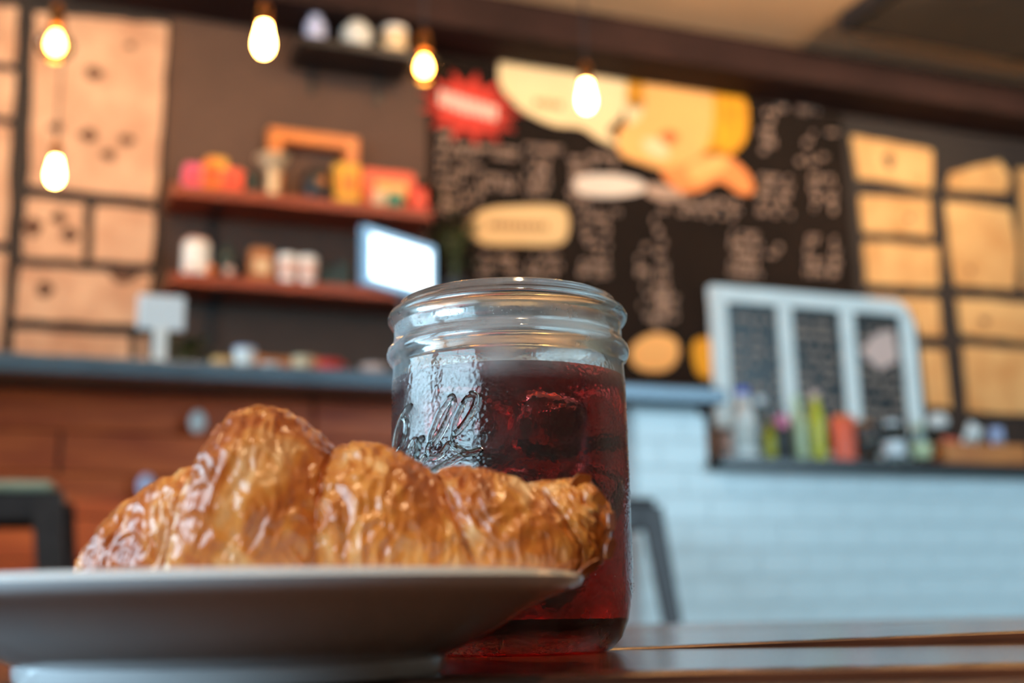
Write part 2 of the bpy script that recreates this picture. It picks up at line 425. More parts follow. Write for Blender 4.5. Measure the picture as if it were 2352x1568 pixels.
for k, a in enumerate([(1000, 300, 1050, 480, 8), (1050, 330, 1190, 362, 2), (1196, 330, 1300, 352, 1), (1056, 380, 1110, 470, 4), (1112, 400, 1186, 440, 2), (1200, 362, 1262, 450, 5),
                       (1000, 470, 1080, 500, 1), (1304, 360, 1350, 470, 6), (1350, 352, 1420, 390, 2), (1330, 470, 1400, 640, 8), (1400, 480, 1440, 520, 2), (1090, 580, 1190, 640, 3), (1210, 580, 1290, 640, 3),
                       (1500, 470, 1534, 760, 11), (1560, 450, 1700, 500, 3), (1740, 250, 1780, 360, 5), (1780, 240, 1880, 262, 1), (1830, 300, 1870, 340, 2), (1900, 300, 1930, 330, 2),
                       (1740, 400, 1820, 500, 5), (1830, 350, 1900, 380, 2), (1860, 400, 1920, 490, 4), (1670, 530, 1750, 640, 5), (1760, 560, 1800, 600, 2), (1850, 540, 1930, 640, 4), (1460, 560, 1494, 640, 3), (1470, 650, 1560, 740, 4)]):
    lettering(*a, dens=0.8 if k < 9 else 0.66, seed=k)

# ------------------------------------------------------------------ wall shelves
def shelf(label, s0, s1, z, t0, th=0.045):
    r = thing('wall_shelf', label, 'shelf', B(0, 0, z - th))
    part('shelf_plank', BOX(((s0 + s1) / 2, (t0 + 1.698) / 2, th / 2), (s1 - s0, 1.698 - t0, th), 0.004), 'shelf_wood', r)
    for x in (s0 + .18, s1 - .18):
        mb = MB().box((x, 1.692, -0.09), (0.03, 0.008, 0.18)); mb.box((x, (t0 + 1.7) / 2 + .01, -0.004), (0.03, 1.67 - t0, 0.008))
        part('bracket', mb, 'dark', r, False)
ZU, ZL, ZH = 2.03, 1.69, 2.70
shelf('upper reddish wood wall shelf carrying red boxes and a wooden display box', -0.78, 0.235, ZU, 1.45)
shelf('lower reddish wood wall shelf carrying white cups and bottles', -0.77, 0.46, ZL, 1.45)
hs = thing('wall_shelf', 'black wall shelf with three white vessels high under the beam', 'shelf', B(0, 0, 2.665))
sa, _ = S(688, 150, 1.45); sb_, _ = S(958, 200, 1.45)
part('shelf_plank', BOX(((sa + sb_) / 2, 1.57, 0.0175), (sb_ - sa, 0.255, 0.035), 0.004), 'dark', hs)
for x in (sa + .1, sb_ - .1): part('bracket', BOX((x, 1.692, -0.05), (0.03, 0.01, 0.1)), 'dark', hs, False)

def on(px, py, t, z): 
    s, _ = S(px, py, t); return B(s, t, z)
def wpx(n, t, px=700): # width in metres of n pixels at that place
    return abs(S(px + n, 600, t)[0] - S(px, 600, t)[0])
def lathe_thing(name, label, cat, loc, parts, group=None, rz=PHI, seg=28):
    r = thing(name, label, cat, loc, rz, group)
    for (pn, prof, m) in parts: part(pn, MB().lathe(prof, seg), m, r)
    return r
def cyl(r, z0, z1, e=0.004): return [(0, z0), (r - e, z0), (r, z0 + e), (r, z1 - e), (r - e, z1), (0, z1)]
def bottle(r, h, neck=0.35, nr=0.4): return [(0, 0), (r * .9, 0), (r, .05 * h), (r, h * .58), (r * .85, h * .68), (r * nr, h * .8), (r * nr, h * .93), (0, h * .93)]
def cup(r, h): return [(0, 0), (r * .72, 0), (r, h), (r * .93, h), (r * .66, .006), (0, .006)]

# things on the high shelf (top 2.70)
lathe_thing('vase', 'blue and white vase on the black high shelf', 'vase', on(725, 60, 1.52, 2.70), [('body', [(0, 0), (.03, 0), (.042, .05), (.04, .09), (.02, .11), (.024, .122), (0, .12)], 'blueish'), ('foot', cyl(.032, 0.0, .01), 'white')])
lathe_thing('ginger_jar', 'pale round jar between two vessels on the black high shelf', 'jar', on(820, 90, 1.50, 2.70), [('body', [(0, 0), (.04, 0), (.062, .04), (.06, .08), (.04, .1), (0, .1)], 'tape'), ('lid', [(0, .1), (.042, .1), (.03, .114), (.008, .12), (0, .12)], 'white')])
lathe_thing('canister', 'pinkish white canister at the end of the black high shelf', 'canister', on(906, 70, 1.50, 2.70), [('body', cyl(.05, 0, .09), 'cream'), ('lid', cyl(.053, .09, .11), 'white')])

# upper shelf
def bag(name, label, px, t, z, wd, h, m, m2, cat='bag', dp=.07):
    r = thing(name, label, cat, on(px, 440, t, z))
    poly = [(-wd / 2, 0), (wd / 2, 0), (wd / 2 * 1.03, h * .45), (wd / 2 * .9, h * .84), (wd / 2 * .92, h), (-wd / 2 * .92, h), (-wd / 2 * .9, h * .84), (-wd / 2 * 1.03, h * .45)]
    me = MB().slab(poly, -dp / 2, dp / 2)
    bmesh.ops.bevel(me.bm, geom=me.bm.edges[:], offset=.008, segments=2, affect='EDGES')
    part('pouch', me, m, r)
    part('label_patch', BOX((0, -dp / 2 - .001, h * .45), (wd * .6, .004, h * .35), .001), m2, r)
    part('top_seal', BOX((0, 0, h * .97), (wd * .9, .012, h * .08), .003), m2, r)
bag('coffee_bag', 'pink coffee bag leaning at the end of the upper shelf', 440, 1.52, ZU, .07, .10, 'pink', 'red')
bag('coffee_bag', 'orange coffee bag between two red bags on upper shelf', 482, 1.50, ZU, .065, .115, 'orange', 'red')
bag('coffee_bag', 'yellow and violet pouch standing behind the orange coffee bag', 496, 1.60, ZU, .085, .17, 'mustard', 'pink', dp=.05)
bag('coffee_bag', 'coral red coffee bag beside a dark teal tin', 530, 1.50, ZU, .085, .09, 'coral', 'red')
lathe_thing('tea_tin', 'dark teal tin on the upper shelf', 'tin', on(578, 420, 1.55, ZU), [('body', cyl(.034, 0, .09), 'dark_teal'), ('lid', cyl(.035, .09, .105), 'dark_teal')])
dr = thing('pour_over_dripper', 'pale ceramic pour over dripper on a slim stand, upper shelf', 'dripper', on(627, 410, 1.50, ZU))
part('cone', MB().lathe([(0, .10), (.02, .10), (.066, .155), (.07, .155), (.066, .162), (.02, .112), (0, .112)], 28), 'cream', dr)
part('stem', MB().lathe([(0, 0), (.034, 0), (.034, .01), (.022, .02), (.024, .1), (0, .1)], 24), 'cream', dr)
fr = thing('display_box', 'open square wooden display box standing on the upper shelf', 'box', on(718, 430, 1.665, ZU))
fw, fh, fb = wpx(205, 1.665), 0.345, 0.055
part('side_rail', BOX((-fw / 2 + fb / 2, 0, fh / 2), (fb, .05, fh), .004), 'oak', fr); part('side_rail', BOX((fw / 2 - fb / 2, 0, fh / 2), (fb, .05, fh), .004), 'oak', fr)
part('top_rail', BOX((0, 0, fh - fb / 2), (fw - 2 * fb, .05, fb), .004), 'oak', fr); part('bottom_rail', BOX((0, 0, fb / 2), (fw - 2 * fb, .05, fb), .004), 'oak', fr)
gr = thing('coffee_grinder', 'round black coffee grinder in front of the wooden display box', 'grinder', on(728, 420, 1.50, ZU))
part('body', MB().lathe([(0, 0), (.05, 0), (.062, .03), (.064, .08), (.05, .12), (.03, .135), (0, .135)], 28), 'dark', gr)
part('emblem', MB().ball((.01, -.058, .065), .028, 2, (1, .25, .8)), 'brass', gr)
part('crank', MB().tube([(0, 0, .13), (0, 0, .155), (.05, 0, .16), (.05, 0, .18)], .004), 'dark', gr)
def carton(name, label, px, t, z, wd, h, dp, m, m2, rz=PHI, cat='box'):
    r = thing(name, label, cat, on(px, 440, t, z), rz)
    part('carton_body', BOX((0, 0, h / 2), (wd, dp, h), .004), m, r)
    part('front_label', BOX((wd * .05, -dp / 2 - .001, h * .5), (wd * .62, .003, h * .5), .001), m2, r)
    part('lid_flap', BOX((0, 0, h + .002), (wd * .98, dp * .98, .004), .001), m, r)
    return r
carton('tea_box', 'tall mustard yellow box at the foot of the wooden display box', 794, 1.50, ZU, .10, .155, .07, 'mustard', 'orange')
carton('gift_box', 'large red and peach box on the upper shelf', 886, 1.60, ZU, .215, .175, .10, 'coral', 'paint_peach')
lathe_thing('round_pot', 'small green round pot in front of the large red box', 'pot', on(908, 455, 1.48, ZU), [('body', [(0, 0), (.02, 0), (.036, .025), (.034, .05), (.02, .06), (0, .06)], 'teal'), ('lid', [(0, .06), (.02, .06), (.008, .075), (0, .076)], 'cream')])
lathe_thing('round_pot', 'small cream round pot in front of the large red box', 'pot', on(872, 448, 1.50, ZU), [('body', [(0, 0), (.02, 0), (.034, .03), (.032, .06), (.02, .07), (0, .07)], 'cream'), ('lid', [(0, .07), (.02, .07), (.008, .082), (0, .083)], 'orange')])
carton('tea_box', 'small red box at the very end of the upper shelf', 958, 1.49, ZU, .07, .085, .06, 'red', 'coral')
def plant(label, loc, h, spread, n, seed, potm='dark', pr=.05, ph=.08, zbase=.08):
    r = thing('potted_plant', label, 'plant', loc); rnd = random.Random(seed)
    part('pot', MB().lathe([(0, 0), (pr * .75, 0), (pr, ph), (pr * .9, ph), (pr * .85, ph * .85), (0, ph * .85)], 20), potm, r)
    mb = MB()
    for k in range(n):
        a = rnd.uniform(0, 6.28); L = rnd.uniform(.5, 1.0); q = Vector((math.cos(a) * spread * L, math.sin(a) * spread * L, zbase + h * rnd.uniform(.25, 1.0)))
        d = Vector((math.cos(a), math.sin(a), rnd.uniform(-.5, .6))).normalized(); sd = d.cross(Vector((0, 0, 1))).normalized(); ln = rnd.uniform(.03, .06); wd = ln * .3
        v = [mb.bm.verts.new(p) for p in (q, q + d * ln * .5 + sd * wd, q + d * ln, q + d * ln * .5 - sd * wd)]; mb.bm.faces.new(v)
    o = part('foliage', mb, 'leaf', r, False)
    mb = MB()
    for k in range(7):
        a = k * .9; mb.tube([(0, 0, ph * .8), (math.cos(a) * spread * .3, math.sin(a) * spread * .3, zbase + h * .5), (math.cos(a) * spread * .7, math.sin(a) * spread * .7, zbase + h * .8)], .003, 5)
    part('stems', mb, 'leaf', r)
plant('leafy plant in a dark pot on the lower shelf beside the bright screen', on(1046, 640, 1.535, ZL), .25, .07, 130, 4)
plant('small dark plant at the end of the upper shelf', on(976, 420, 1.62, ZU), .1, .01, 40, 5, pr=.025, ph=.05, zbase=.05)

# lower shelf
lathe_thing('tumbler', 'tall white tumbler at the end of the lower shelf', 'tumbler', on(450, 600, 1.50, ZL), [('body', cyl(.05, 0, .125), 'white'), ('lid', cyl(.046, .125, .14), 'paint_pink')])
lathe_thing('glass_bottle', 'clear dark bottle beside the tall white tumbler', 'bottle', on(520, 600, 1.52, ZL), [('body', bottle(.035, .15), 'dark_teal'), ('cap', cyl(.016, .139, .152, .002), 'dark')])
for k, (px, m, lb) in enumerate([(440, 'paint_pink', 'pink ball modelling a glass glint before the tall white tumbler'), (484, 'orange', 'orange ball modelling a glass glint between two pink ones on lower shelf'), (526, 'paint_pink', 'pink ball modelling a glass glint before the clear dark bottle')]):
    r = thing('glint_ball', lb, 'glint', on(px, 640, 1.462, ZL)); part('ball', MB().ball((0, 0, .022), .018, 2), m, r); part('foot', MB().lathe(cyl(.009, 0, .006, .001), 12), 'brass', r)  # balls modelled in place of specular glints on the glassware
bag('coffee_bag', 'brown kraft coffee bag on the lower shelf', 602, 1.53, ZL, .09, .135, 'kraft', 'cream')
for px, lb in ((660, 'white cup beside the kraft coffee bag'), (706, 'white cup beside the dark jars on lower shelf')):
    r = thing('coffee_cup', lb, 'cup', on(px, 620, 1.50, ZL)); part('bowl', MB().lathe(cup(.038, .11), 26), 'white', r); part('sleeve', MB().lathe([(.032, .03), (.0375, .08), (.0385, .08), (.033, .03)], 26, close=True), 'paint_pink', r)
for px, lb, h in ((752, 'short dark storage jar beside the white cups', .08), (786, 'taller dark storage jar behind the bright screen', .1)):
    lathe_thing('storage_jar', lb, 'jar', on(px, 640, 1.53, ZL), [('body', cyl(.033, 0, h), 'dark_teal'), ('lid', cyl(.03, h, h + .015), 'gunmetal')])

# ------------------------------------------------------------------ the bar
bar = thing('bar_counter', 'long raised bar with blue grey top and red wood front', 'counter', O3)
BS0, BS1 = -2.6, 0.66
part('bar_top', BOX(((BS0 + BS1) / 2, 0.25, 1.047), (BS1 - BS0, 0.5, 0.046), .006), 'bar_top', bar)
part('core', BOX(((BS0 + 0.36) / 2, 0.355, 0.511), (0.36 - BS0, 0.286, 1.02)), 'black_wall', bar, False)
pm = None
ph = 0.105
for k in range(9):
    for (a, c) in ((BS0, -1.35), (-1.345, -0.5), (-0.495, 0.36)):
        off = (0.22 if k % 2 else 0)
        x0, x1 = a + (off if a > BS0 else 0), c + (off if c < 0.3 else 0)
        o = part('plank', BOX(((x0 + x1) / 2, 0.20, 0.075 + k * ph + ph / 2), (x1 - x0 - .004, 0.022, ph - .004), .002), 'bar_wood', bar)
part('kick_board', BOX(((BS0 + .36) / 2, 0.21, 0.036), (.36 - BS0, 0.03, 0.072)), 'dark', bar, False)
def hook(label, px, py, m):
    s, z = S(px, py, .172); r = thing('bag_hook', label, 'hook', B(s, .189, z))
    part('stem', MB().tube([(0, 0, 0), (0, -.03, 0)], .007, 10), 'grey_metal', r)
    part('knob', MB().ball((0, -.04, 0), .024, 3, (.9, .7, 1.25)), m, r)
hook('white knob hook on the red wood bar front', 452, 972, 'white')
hook('pale blue knob hook on the red wood bar front', 334, 1118, 'blueish')

# tiled base: the step under the raised bar's end and the low counter
low = thing('tiled_counter', 'low counter with black top and glossy white tile front', 'counter', O3)
TS0, TS1, TF = 0.385, 4.4, 0.055
part('core', BOX(((TS0 + TS1) / 2, (TF + .6) / 2 + .006, 0.42), (TS1 - TS0, .6 - TF, 0.84)), 'grout', low, False)
part('end_core', BOX(((TS0 + 0.60) / 2, .283, 0.933), (0.60 - TS0, 0.43, 0.178)), 'grout', bar, False)
part('black_top', BOX(((0.625 + TS1) / 2, 0.30, 0.857), (TS1 - 0.625, 0.62, 0.034), .004), 'black_top', low)
tw, th = 0.152, 0.0765
tme = BOX((0, 0, 0), (tw - .002, .012, th - .002), .0008).mesh('tile')
hme = BOX((0, 0, 0), (tw / 2 - .002, .012, th - .002), .0008).mesh('tile')
k = 0
for r in range(13):
    z = 0.003 + th * (r + .5); x = TS0 - (tw / 2 if r % 2 else 0)
    lim = 0.60 if z > .84 else 2.6
    while x < lim - .01:
        c = x + tw / 2; me = tme
        if x < TS0 - .01: c = TS0 + tw / 4; me = hme
        elif x + tw > 0.60 + .02 and lim < 1:
            c = x + tw / 4; me = hme
        o = link('tile', me, 'tile', low if z < .84 else bar, (c, TF + RNG.uniform(-.0006, .0006), z)); o.rotation_euler = (RNG.uniform(-.001, .001), 0, RNG.uniform(-.001, .001))
        x += tw
for r in range(13):                                    # side of the step, facing the stools
    for c in range(3):
        o = link('tile', tme, 'tile', low if r < 11 else bar, (TS0 - .002, TF + .008 + tw * (c + .5), 0.003 + th * (r + .5))); o.rotation_euler = (0, 0, math.pi / 2)
        if c == 2: break

# ------------------------------------------------------------------ things on the bar (top 1.07)
ZB = 1.07
sg = thing('table_sign', 'small pale card sign on a white post standing on the bar', 'sign', on(367, 800, .2, ZB))
part('base', BOX((0, 0, .005), (.075, .06, .01), .003), 'white', sg); part('post', BOX((0, 0, .065), (.034, .02, .115), .003), 'white', sg)
cd_ = part('card', BOX((0, 0, .163), (.118, .016, .092), .004), 'paper', sg)
plant('small olive green plant in a pale pot beside the card sign', on(428, 790, .30, ZB), .07, .035, 60, 8, 'cream', .025, .04, .035)
lathe_thing('sugar_bowl', 'peach bowl on the bar beside the white paper cup', 'bowl', on(510, 825, .16, ZB), [('bowl', cup(.028, .042), 'paint_peach'), ('foot', cyl(.02, 0, .004, .001), 'cream')])
r = thing('paper_cup', 'white paper cup on the bar beside the wooden crate', 'cup', on(562, 815, .14, ZB)); part('cup_body', MB().lathe(cup(.028, .062), 24), 'white', r); part('lid', MB().lathe(cyl(.029, .062, .069, .002), 24), 'blueish', r)
cr = thing('wooden_crate', 'orange brown wooden crate on the bar behind small jars', 'crate', on(652, 810, .36, ZB))
cw = wpx(140, .36); 
part('front_board', BOX((0, -.06, .042), (cw, .01, .08), .002), 'oak', cr); part('rear_board', BOX((0, .06, .042), (cw, .01, .08), .002), 'oak', cr)
for sx in (-1, 1): part('end_board', BOX((sx * (cw / 2 - .006), 0, .046), (.011, .108, .09), .002), 'oak', cr)
part('floor_board', BOX((0, 0, .006), (cw - .03, .108, .008)), 'oak', cr)
lathe_thing('ramekin', 'tiny white ramekin in front of the wooden crate', 'ramekin', on(622, 835, .10, ZB), [('bowl', cup(.026, .022), 'white'), ('foot', cyl(.019, 0, .003, .001), 'white')])
lathe_thing('ramekin', 'cream bowl in front of the wooden crate beside the red cup', 'bowl', on(696, 825, .13, ZB), [('bowl', cup(.03, .05), 'cream'), ('foot', cyl(.02, 0, .004, .001), 'cream')])
lathe_thing('milk_jug', 'grey metal jug behind the red cup', 'jug', on(752, 800, .33, ZB), [('body', [(0, 0), (.03, 0), (.034, .03), (.026, .065), (.03, .085), (.027, .085), (.02, .062), (0, .06)], 'grey_metal'), ('rim', [(.028, .083), (.032, .085), (.028, .088)], 'grey_metal')])
r = thing('coffee_cup', 'red cup on the bar edge beside the cream bowl', 'cup', on(757, 838, .09, ZB)); part('bowl', MB().lathe(cup(.034, .036), 26), 'red', r); part('handle', MB().tube([(.03 + .014 * math.sin(a), 0, .02 + .012 * math.cos(a)) for a in [k * math.pi / 8 for k in range(9)]], .003, 6), 'red', r); part('band', MB().lathe([(.026, .005), (.0275, .012), (.0285, .012), (.027, .005)], 24, close=True), 'paint_pink', r)
lathe_thing('ramekin', 'pale pink dish at the bar edge half behind the glass jar', 'dish', on(858, 838, .12, ZB), [('bowl', cup(.036, .036), 'paint_pink'), ('foot', cyl(.025, 0, .003, .001), 'white')])

# bright point-of-sale screen
mo = thing('monitor', 'bright white monitor screen with pale blue bezel on a stand', 'monitor', on(903, 640, .30, ZB), PHI + math.radians(30))
mw, mh, mz = .30, .178, .395
mo.location = on(915, 640, .30, ZB)
def tilted(mb): return mb
part('bezel', BOX((0, 0, mz - .02), (mw, .022, mh), .006), 'bezel', mo)
part('display_margin', BOX((0, -.0113, mz - .02), (mw - .012, .002, mh - .012)), 'screen_edge', mo, False)
part('display', BOX((0, -.0130, mz - .02), (mw - .06, .0014, mh - .055)), 'screen', mo, False)
part('post', MB().tube([(.05, .03, 0.01), (.05, .03, mz)], .014, 12), 'gunmetal', mo)
part('mount', BOX((.05, .018, mz - .02), (.07, .022, .07), .003), 'gunmetal', mo)
part('base', BOX((.05, .03, .006), (.16, .12, .012), .004), 'gunmetal', mo)

# ------------------------------------------------------------------ things on the low counter (top 0.874)
ZC = 0.874
def C(px, t=.08): return on(px, 1010, t, ZC)
def btl(name, label, px, t, r, h, m, capm, cat='bottle', band=None, nr=.4):
    o = thing(name, label, cat, C(px, t)); part('body', MB().lathe(bottle(r, h, nr=nr), 24), m, o)
    part('cap', MB().lathe(cyl(r * nr * 1.15, h * .9, h, .002), 20), capm, o)
    if band: part('label_band', MB().lathe([(r + .0003, h * .15), (r + .0012, h * .16), (r + .0012, h * .5), (r + .0003, h * .51)], 24, close=True), band, o)
    return o
lathe_thing('spice_tin', 'pinkish tin at the end of the low counter beside the bar', 'tin', C(1668, .22), [('body', cyl(.03, 0, .10), 'paint_pink'), ('lid', cyl(.031, .10, .115), 'dark')])
btl('syrup_bottle', 'white pump bottle with a blue cap', 1712, .08, .034, .215, 'white', 'blue_cap', nr=.5, band='tape')
btl('syrup_bottle', 'clear bottle with pale blue cap behind the white pump bottle', 1752, .28, .03, .23, 'bottle_glass', 'paper', nr=.45)
btl('mustard_bottle', 'small olive yellow squeeze bottle with brown cap', 1768, .10, .024, .125, 'olive', 'kraft', nr=.45)
btl('sauce_bottle', 'black bottle with a pink neck label', 1800, .07, .023, .16, 'dark', 'dark', band=None)
o = thing('sticker_tag', 'pink paper tag hung on the black bottle', 'tag', C(1801, .04)); part('tag_disc', MB().tube([(0, 0, .115), (0, .006, .115)], .021, 20), 'pink', o); part('string', MB().tube([(0, .004, .13), (0, .012, .15)], .0015, 6), 'white', o)
btl('syrup_bottle', 'tall pale green bottle between black and olive bottles', 1836, .08, .024, .20, 'sage', 'sage', nr=.5)
btl('syrup_bottle', 'olive oil green bottle with a pale pink cap', 1878, .08, .026, .215, 'olive', 'paint_pink', nr=.5, band=None)
lathe_thing('tumbler', 'bright orange red tumbler among the bottles', 'tumbler', C(1938, .05), [('body', [(0, 0), (.033, 0), (.036, .13), (.033, .135), (.03, .01), (0, .01)], 'coral'), ('rim', [(.0335, .134), (.0365, .131), (.0335, .138)], 'orange')])
lathe_thing('sugar_jar', 'small grey glass jar with brown contents beside the orange tumbler', 'jar', C(1992, .16), [('body', cyl(.03, .0, .08), 'bottle_glass'), ('contents', cyl(.027, .004, .05), 'kraft'), ('lid', cyl(.031, .08, .095), 'grey_metal')])
lathe_thing('sugar_jar', 'grey lidded jar in front of the white frame', 'jar', C(1985, .30), [('body', cyl(.034, .0, .15), 'gunmetal'), ('lid', cyl(.03, .15, .17), 'kraft')])
btl('water_bottle', 'clear water bottle with bluish tint beside another clear one', 2052, .05, .032, .13, 'bottle_glass', 'paper', nr=.6, band='paper')
btl('water_bottle', 'clear water bottle next to the wooden tray', 2112, .05, .032, .12, 'bottle_glass', 'sage', nr=.6, band='sage')
lathe_thing('glass_dome_jar', 'glass jar with a round white lid behind the wooden tray', 'jar', C(2158, .30), [('body', [(0, 0), (.045, 0), (.05, .1), (.03, .16), (0, .16)], 'bottle_glass'), ('lid', [(0, .16), (.03, .16), (.036, .185), (.02, .205), (0, .208)], 'white')])
lathe_thing('espresso_cup', 'white espresso cup beside the wooden tray', 'cup', C(2140, .235), [('bowl', cup(.03, .05), 'white'), ('saucer', [(0, 0), (.02, 0), (.04, .006), (.02, .004), (0, .004)], 'white')])
bpy.context.view_layer.update()
ty = thing('wooden_tray', 'orange brown wooden tray box on the low counter', 'tray', C(2230, .10))
tyw = wpx(180, .10, 2140)
part('front_board', BOX((0, -.06, .035), (tyw, .01, .066), .002), 'oak', ty); part('rear_board', BOX((0, .06, .035), (tyw, .01, .066), .002), 'oak', ty)
for sx in (-1, 1): part('end_board', BOX((sx * (tyw / 2 - .006), 0, .035), (.011, .108, .066), .002), 'oak', ty)
part('floor_board', BOX((0, 0, .005), (tyw - .03, .108, .006)), 'oak', ty)
def leaning(label, px, t, wd, h, m, lean, z=.01, rz=0):
    o = thing('paper_packet', label, 'packet', C(px, t) + Vector((0, 0, z)))
    R = Matrix.Rotation(lean, 3, 'Y'); part('sleeve', MB().box(R @ Vector((0, 0, h / 2)), (wd, .012, h), .002, R), m, o); part('stripe', MB().box(R @ Vector((0, -.007, h * .6)), (wd * .7, .003, h * .2), 0, R), 'grey_metal', o)
leaning('white packet leaning over in the wooden tray', 2206, .09, .05, .14, 'white', math.radians(28))
leaning('blue white packet upright in the wooden tray', 2292, .09, .045, .12, 'blueish', math.radians(-2))
leaning('red packet lying low in the wooden tray', 2180, .12, .07, .085, 'coral', math.radians(8))
carton('napkin_box', 'black box at the end beyond the wooden tray', 2346, .12, ZC, .075, .15, .07, 'dark', 'black_wall')

# white frame with three chalkboard panes
wf = thing('framed_board', 'white three pane frame with chalkboard panes behind the bottles', 'chalkboard', B(0, .42, ZC))
fx0 = S(1632, 700, .42)[0]; fx1 = S(2092, 740, .42)[0]; fz = S(1700, 662, .42)[1] - ZC
bw = .054
W_ = fx1 - fx0; pane = (W_ - 4 * bw) / 3
zlow = 0.10
outer = [(fx0, 0), (fx0, fz), (fx1 - .09, fz)] + [(fx1 - .09 + .09 * math.sin(a), fz - .09 + .09 * math.cos(a)) for a in [k * math.pi / 12 for k in range(1, 7)]] + [(fx1, 0)]
for k in range(4):
    x = fx0 + k * (pane + bw)
    top = fz - bw if k else fz - bw
    if k < 3: part('stile', BOX((x + bw / 2, 0, top / 2), (bw, .035, top), .004), 'frame_white', wf)
    else:
        poly = [(x, 0), (x, fz - bw), (x, fz - bw)]
        part('stile', MB().slab([(x, 0), (fx1, 0), (fx1, fz - bw), (x, fz - bw)], -.0175, .0175), 'frame_white', wf)
arc = [(fx1 - .085 + .085 * math.sin(a), fz - .085 + .085 * math.cos(a)) for a in [k * math.pi / 14 for k in range(8)]]
part('top_rail', MB().slab([(fx0, fz - bw), (fx0, fz)] + arc + [(fx1, fz - bw)], -.0175, .0175), 'frame_white', wf)
for k in range(3):
    x = fx0 + bw + k * (pane + bw)
    part('bottom_rail', BOX((x + pane / 2, 0, .04), (pane, .03, .08), .003), 'frame_white', wf)
    pn = part('pane', BOX((x + pane / 2, .004, (.08 + fz - bw) / 2), (pane, .012, fz - bw - .08)), 'black_top', wf, False)
    mb = MB(); rnd = random.Random(k)
    for r in range(10):
        xx = x + .015
        while xx < x + pane - .02:
            wd = rnd.uniform(.008, .02)
            if rnd.random() < .55: mb.box((xx + wd / 2, -.003, fz - bw - .05 - r * .038), (wd, .002, .016))
            xx += wd + .006
    o = part('chalk_lettering', mb, 'chalk', pn, False); o['kind'] = 'stuff'
part('chalk_drawing', MB().slab([(fx0 + 3 * bw + 2 * pane + pane * q, fz - bw - r) for q, r in ((.1, .14), (.45, .07), (.85, .05), (.9, .16), (.5, .2))], -.006, -.002), 'paint_pink', wf, False)
lathe_thing('tall_canister', 'tall black canister behind the rounded corner of the white frame', 'canister', on(2074, 720, .55, ZC), [('disc', [(0, 0), (.05, 0), (.055, .01), (.05, .56), (.03, .60), (0, .61)], 'dark'), ('knob', cyl(.012, .605, .62, .002), 'dark')])

# ------------------------------------------------------------------ bar stools
def stool(label, s, t, H, rz, pad=False):
    r = thing('bar_stool', label, 'stool', B(s, t, 0), PHI + rz, 'metal stools at the bar')
    h = .155
    sm = MB().box((0, 0, H - .012), (h * 2, h * 2, .024), .01); part('seat', sm, 'gunmetal' if not pad else 'seat_pad', r)
    mb = MB()
    for sx, sy, a, b_ in ((0, -1, h * 2 - .03, .004), (0, 1, h * 2 - .03, .004)): mb.box((0, sy * (h - .008), H - .05), (a, b_, .055))
    for sx in (-1, 1): mb.box((sx * (h - .008), 0, H - .05), (.004, h * 2 - .03, .055))
    part('skirt', mb, 'gunmetal', r, False)
    top, bot = h - .012, .215
    for sx in (-1, 1):
        for sy in (-1, 1):
            P0 = Vector((sx * top, sy * top, H - .02)); P1 = Vector((sx * bot, sy * bot, 0.004))
            d = (P1 - P0); mb = MB()
            q = [mb.bm.verts.new(P0 + Vector(v)) for v in ((-.03, -.006, 0), (.03, -.006, 0), (.03, .006, 0), (-.03, .006, 0))]
            e = [mb.bm.verts.new(P1 + Vector(v)) for v in ((-.014, -.01, 0), (.014, -.01, 0), (.014, .01, 0), (-.014, .01, 0))]
            mb.bm.faces.new(q); mb.bm.faces.new(e[::-1])
            for i in range(4): mb.bm.faces.new((q[i], e[i], e[(i + 1) % 4], q[(i + 1) % 4]))
            lg = part('leg', mb, 'gunmetal', r, False)
            part('foot_cap', BOX(P1 + Vector((0, 0, .006)), (.034, .026, .02), .003), 'dark', lg)
    z = .26; k = top + (bot - top) * (H - .02 - z) / (H - .02)
    for a, b_ in (((-k, -k), (k, -k)), ((k, -k), (k, k)), ((k, k), (-k, k)), ((-k, k), (-k, -k))):
        part('foot_rail', MB().tube([(*a, z), (*b_, z)], .009, 8), 'gunmetal', r)
st1 = S(1457, 1150, -.2)[0] - .155
stool('dark metal bar stool in front of the white tiled step', st1, -.16, .725, math.radians(4))
st2 = S(158, 1110, -.22)[0] - .17
stool('dark metal bar stool with grey green seat in front of red wood bar', st2, -.20, .735, math.radians(-6), True)

# ------------------------------------------------------------------ pendant bulbs
def pendant(label, loc, kind):
    r = thing('pendant_bulb', label, 'lamp', loc, 0, 'bare pendant bulbs over the bar')
    drop = CEIL - loc.z
    part('cord', MB().tube([(0, 0, .10), (0, 0, drop - .02)], .0035, 6), 'cord', r)
    part('canopy', MB().lathe([(0, drop - .022), (.04, drop - .02), (.045, drop - .001), (0, drop - .001)], 20), 'cord', r)
    part('socket', MB().lathe([(0, .052), (.017, .052), (.019, .07), (.016, .10), (.006, .115), (0, .115)], 18), 'brass', r)
    if kind == 0:
        part('bulb', MB().lathe([(0, -.036), (.012, -.033), (.020, -.022), (.0235, -.006), (.0215, .012), (.0165, .032), (.013, .052), (0, .054)], 28), 'bulb_glow', r)
    else:
        part('bulb', MB().lathe([(0, -.040), (.022, -.036), (.040, -.018), (.045, .002), (.036, .022), (.022, .038), (.016, .052)], 28), 'amber_glass', r)
        part('filament', MB().lathe([(0, -.018), (.014, -.014), (.02, .0), (.016, .018), (.008, .034), (0, .036)], 18), 'bulb_glow', r)
def PB(px, py, t): s, z = S(px, py, t); return B(s, t, z)
pendant('bare glowing bulb over the bar in front of brown wall', PB(606, 98, 0), 0)
pendant('bare glowing bulb hanging in front of the cream speech bubble', PB(1347, 228, 0), 0)
pendant('clear bulb with small glowing core beside the red starburst', PB(974, 158, 0), 1)
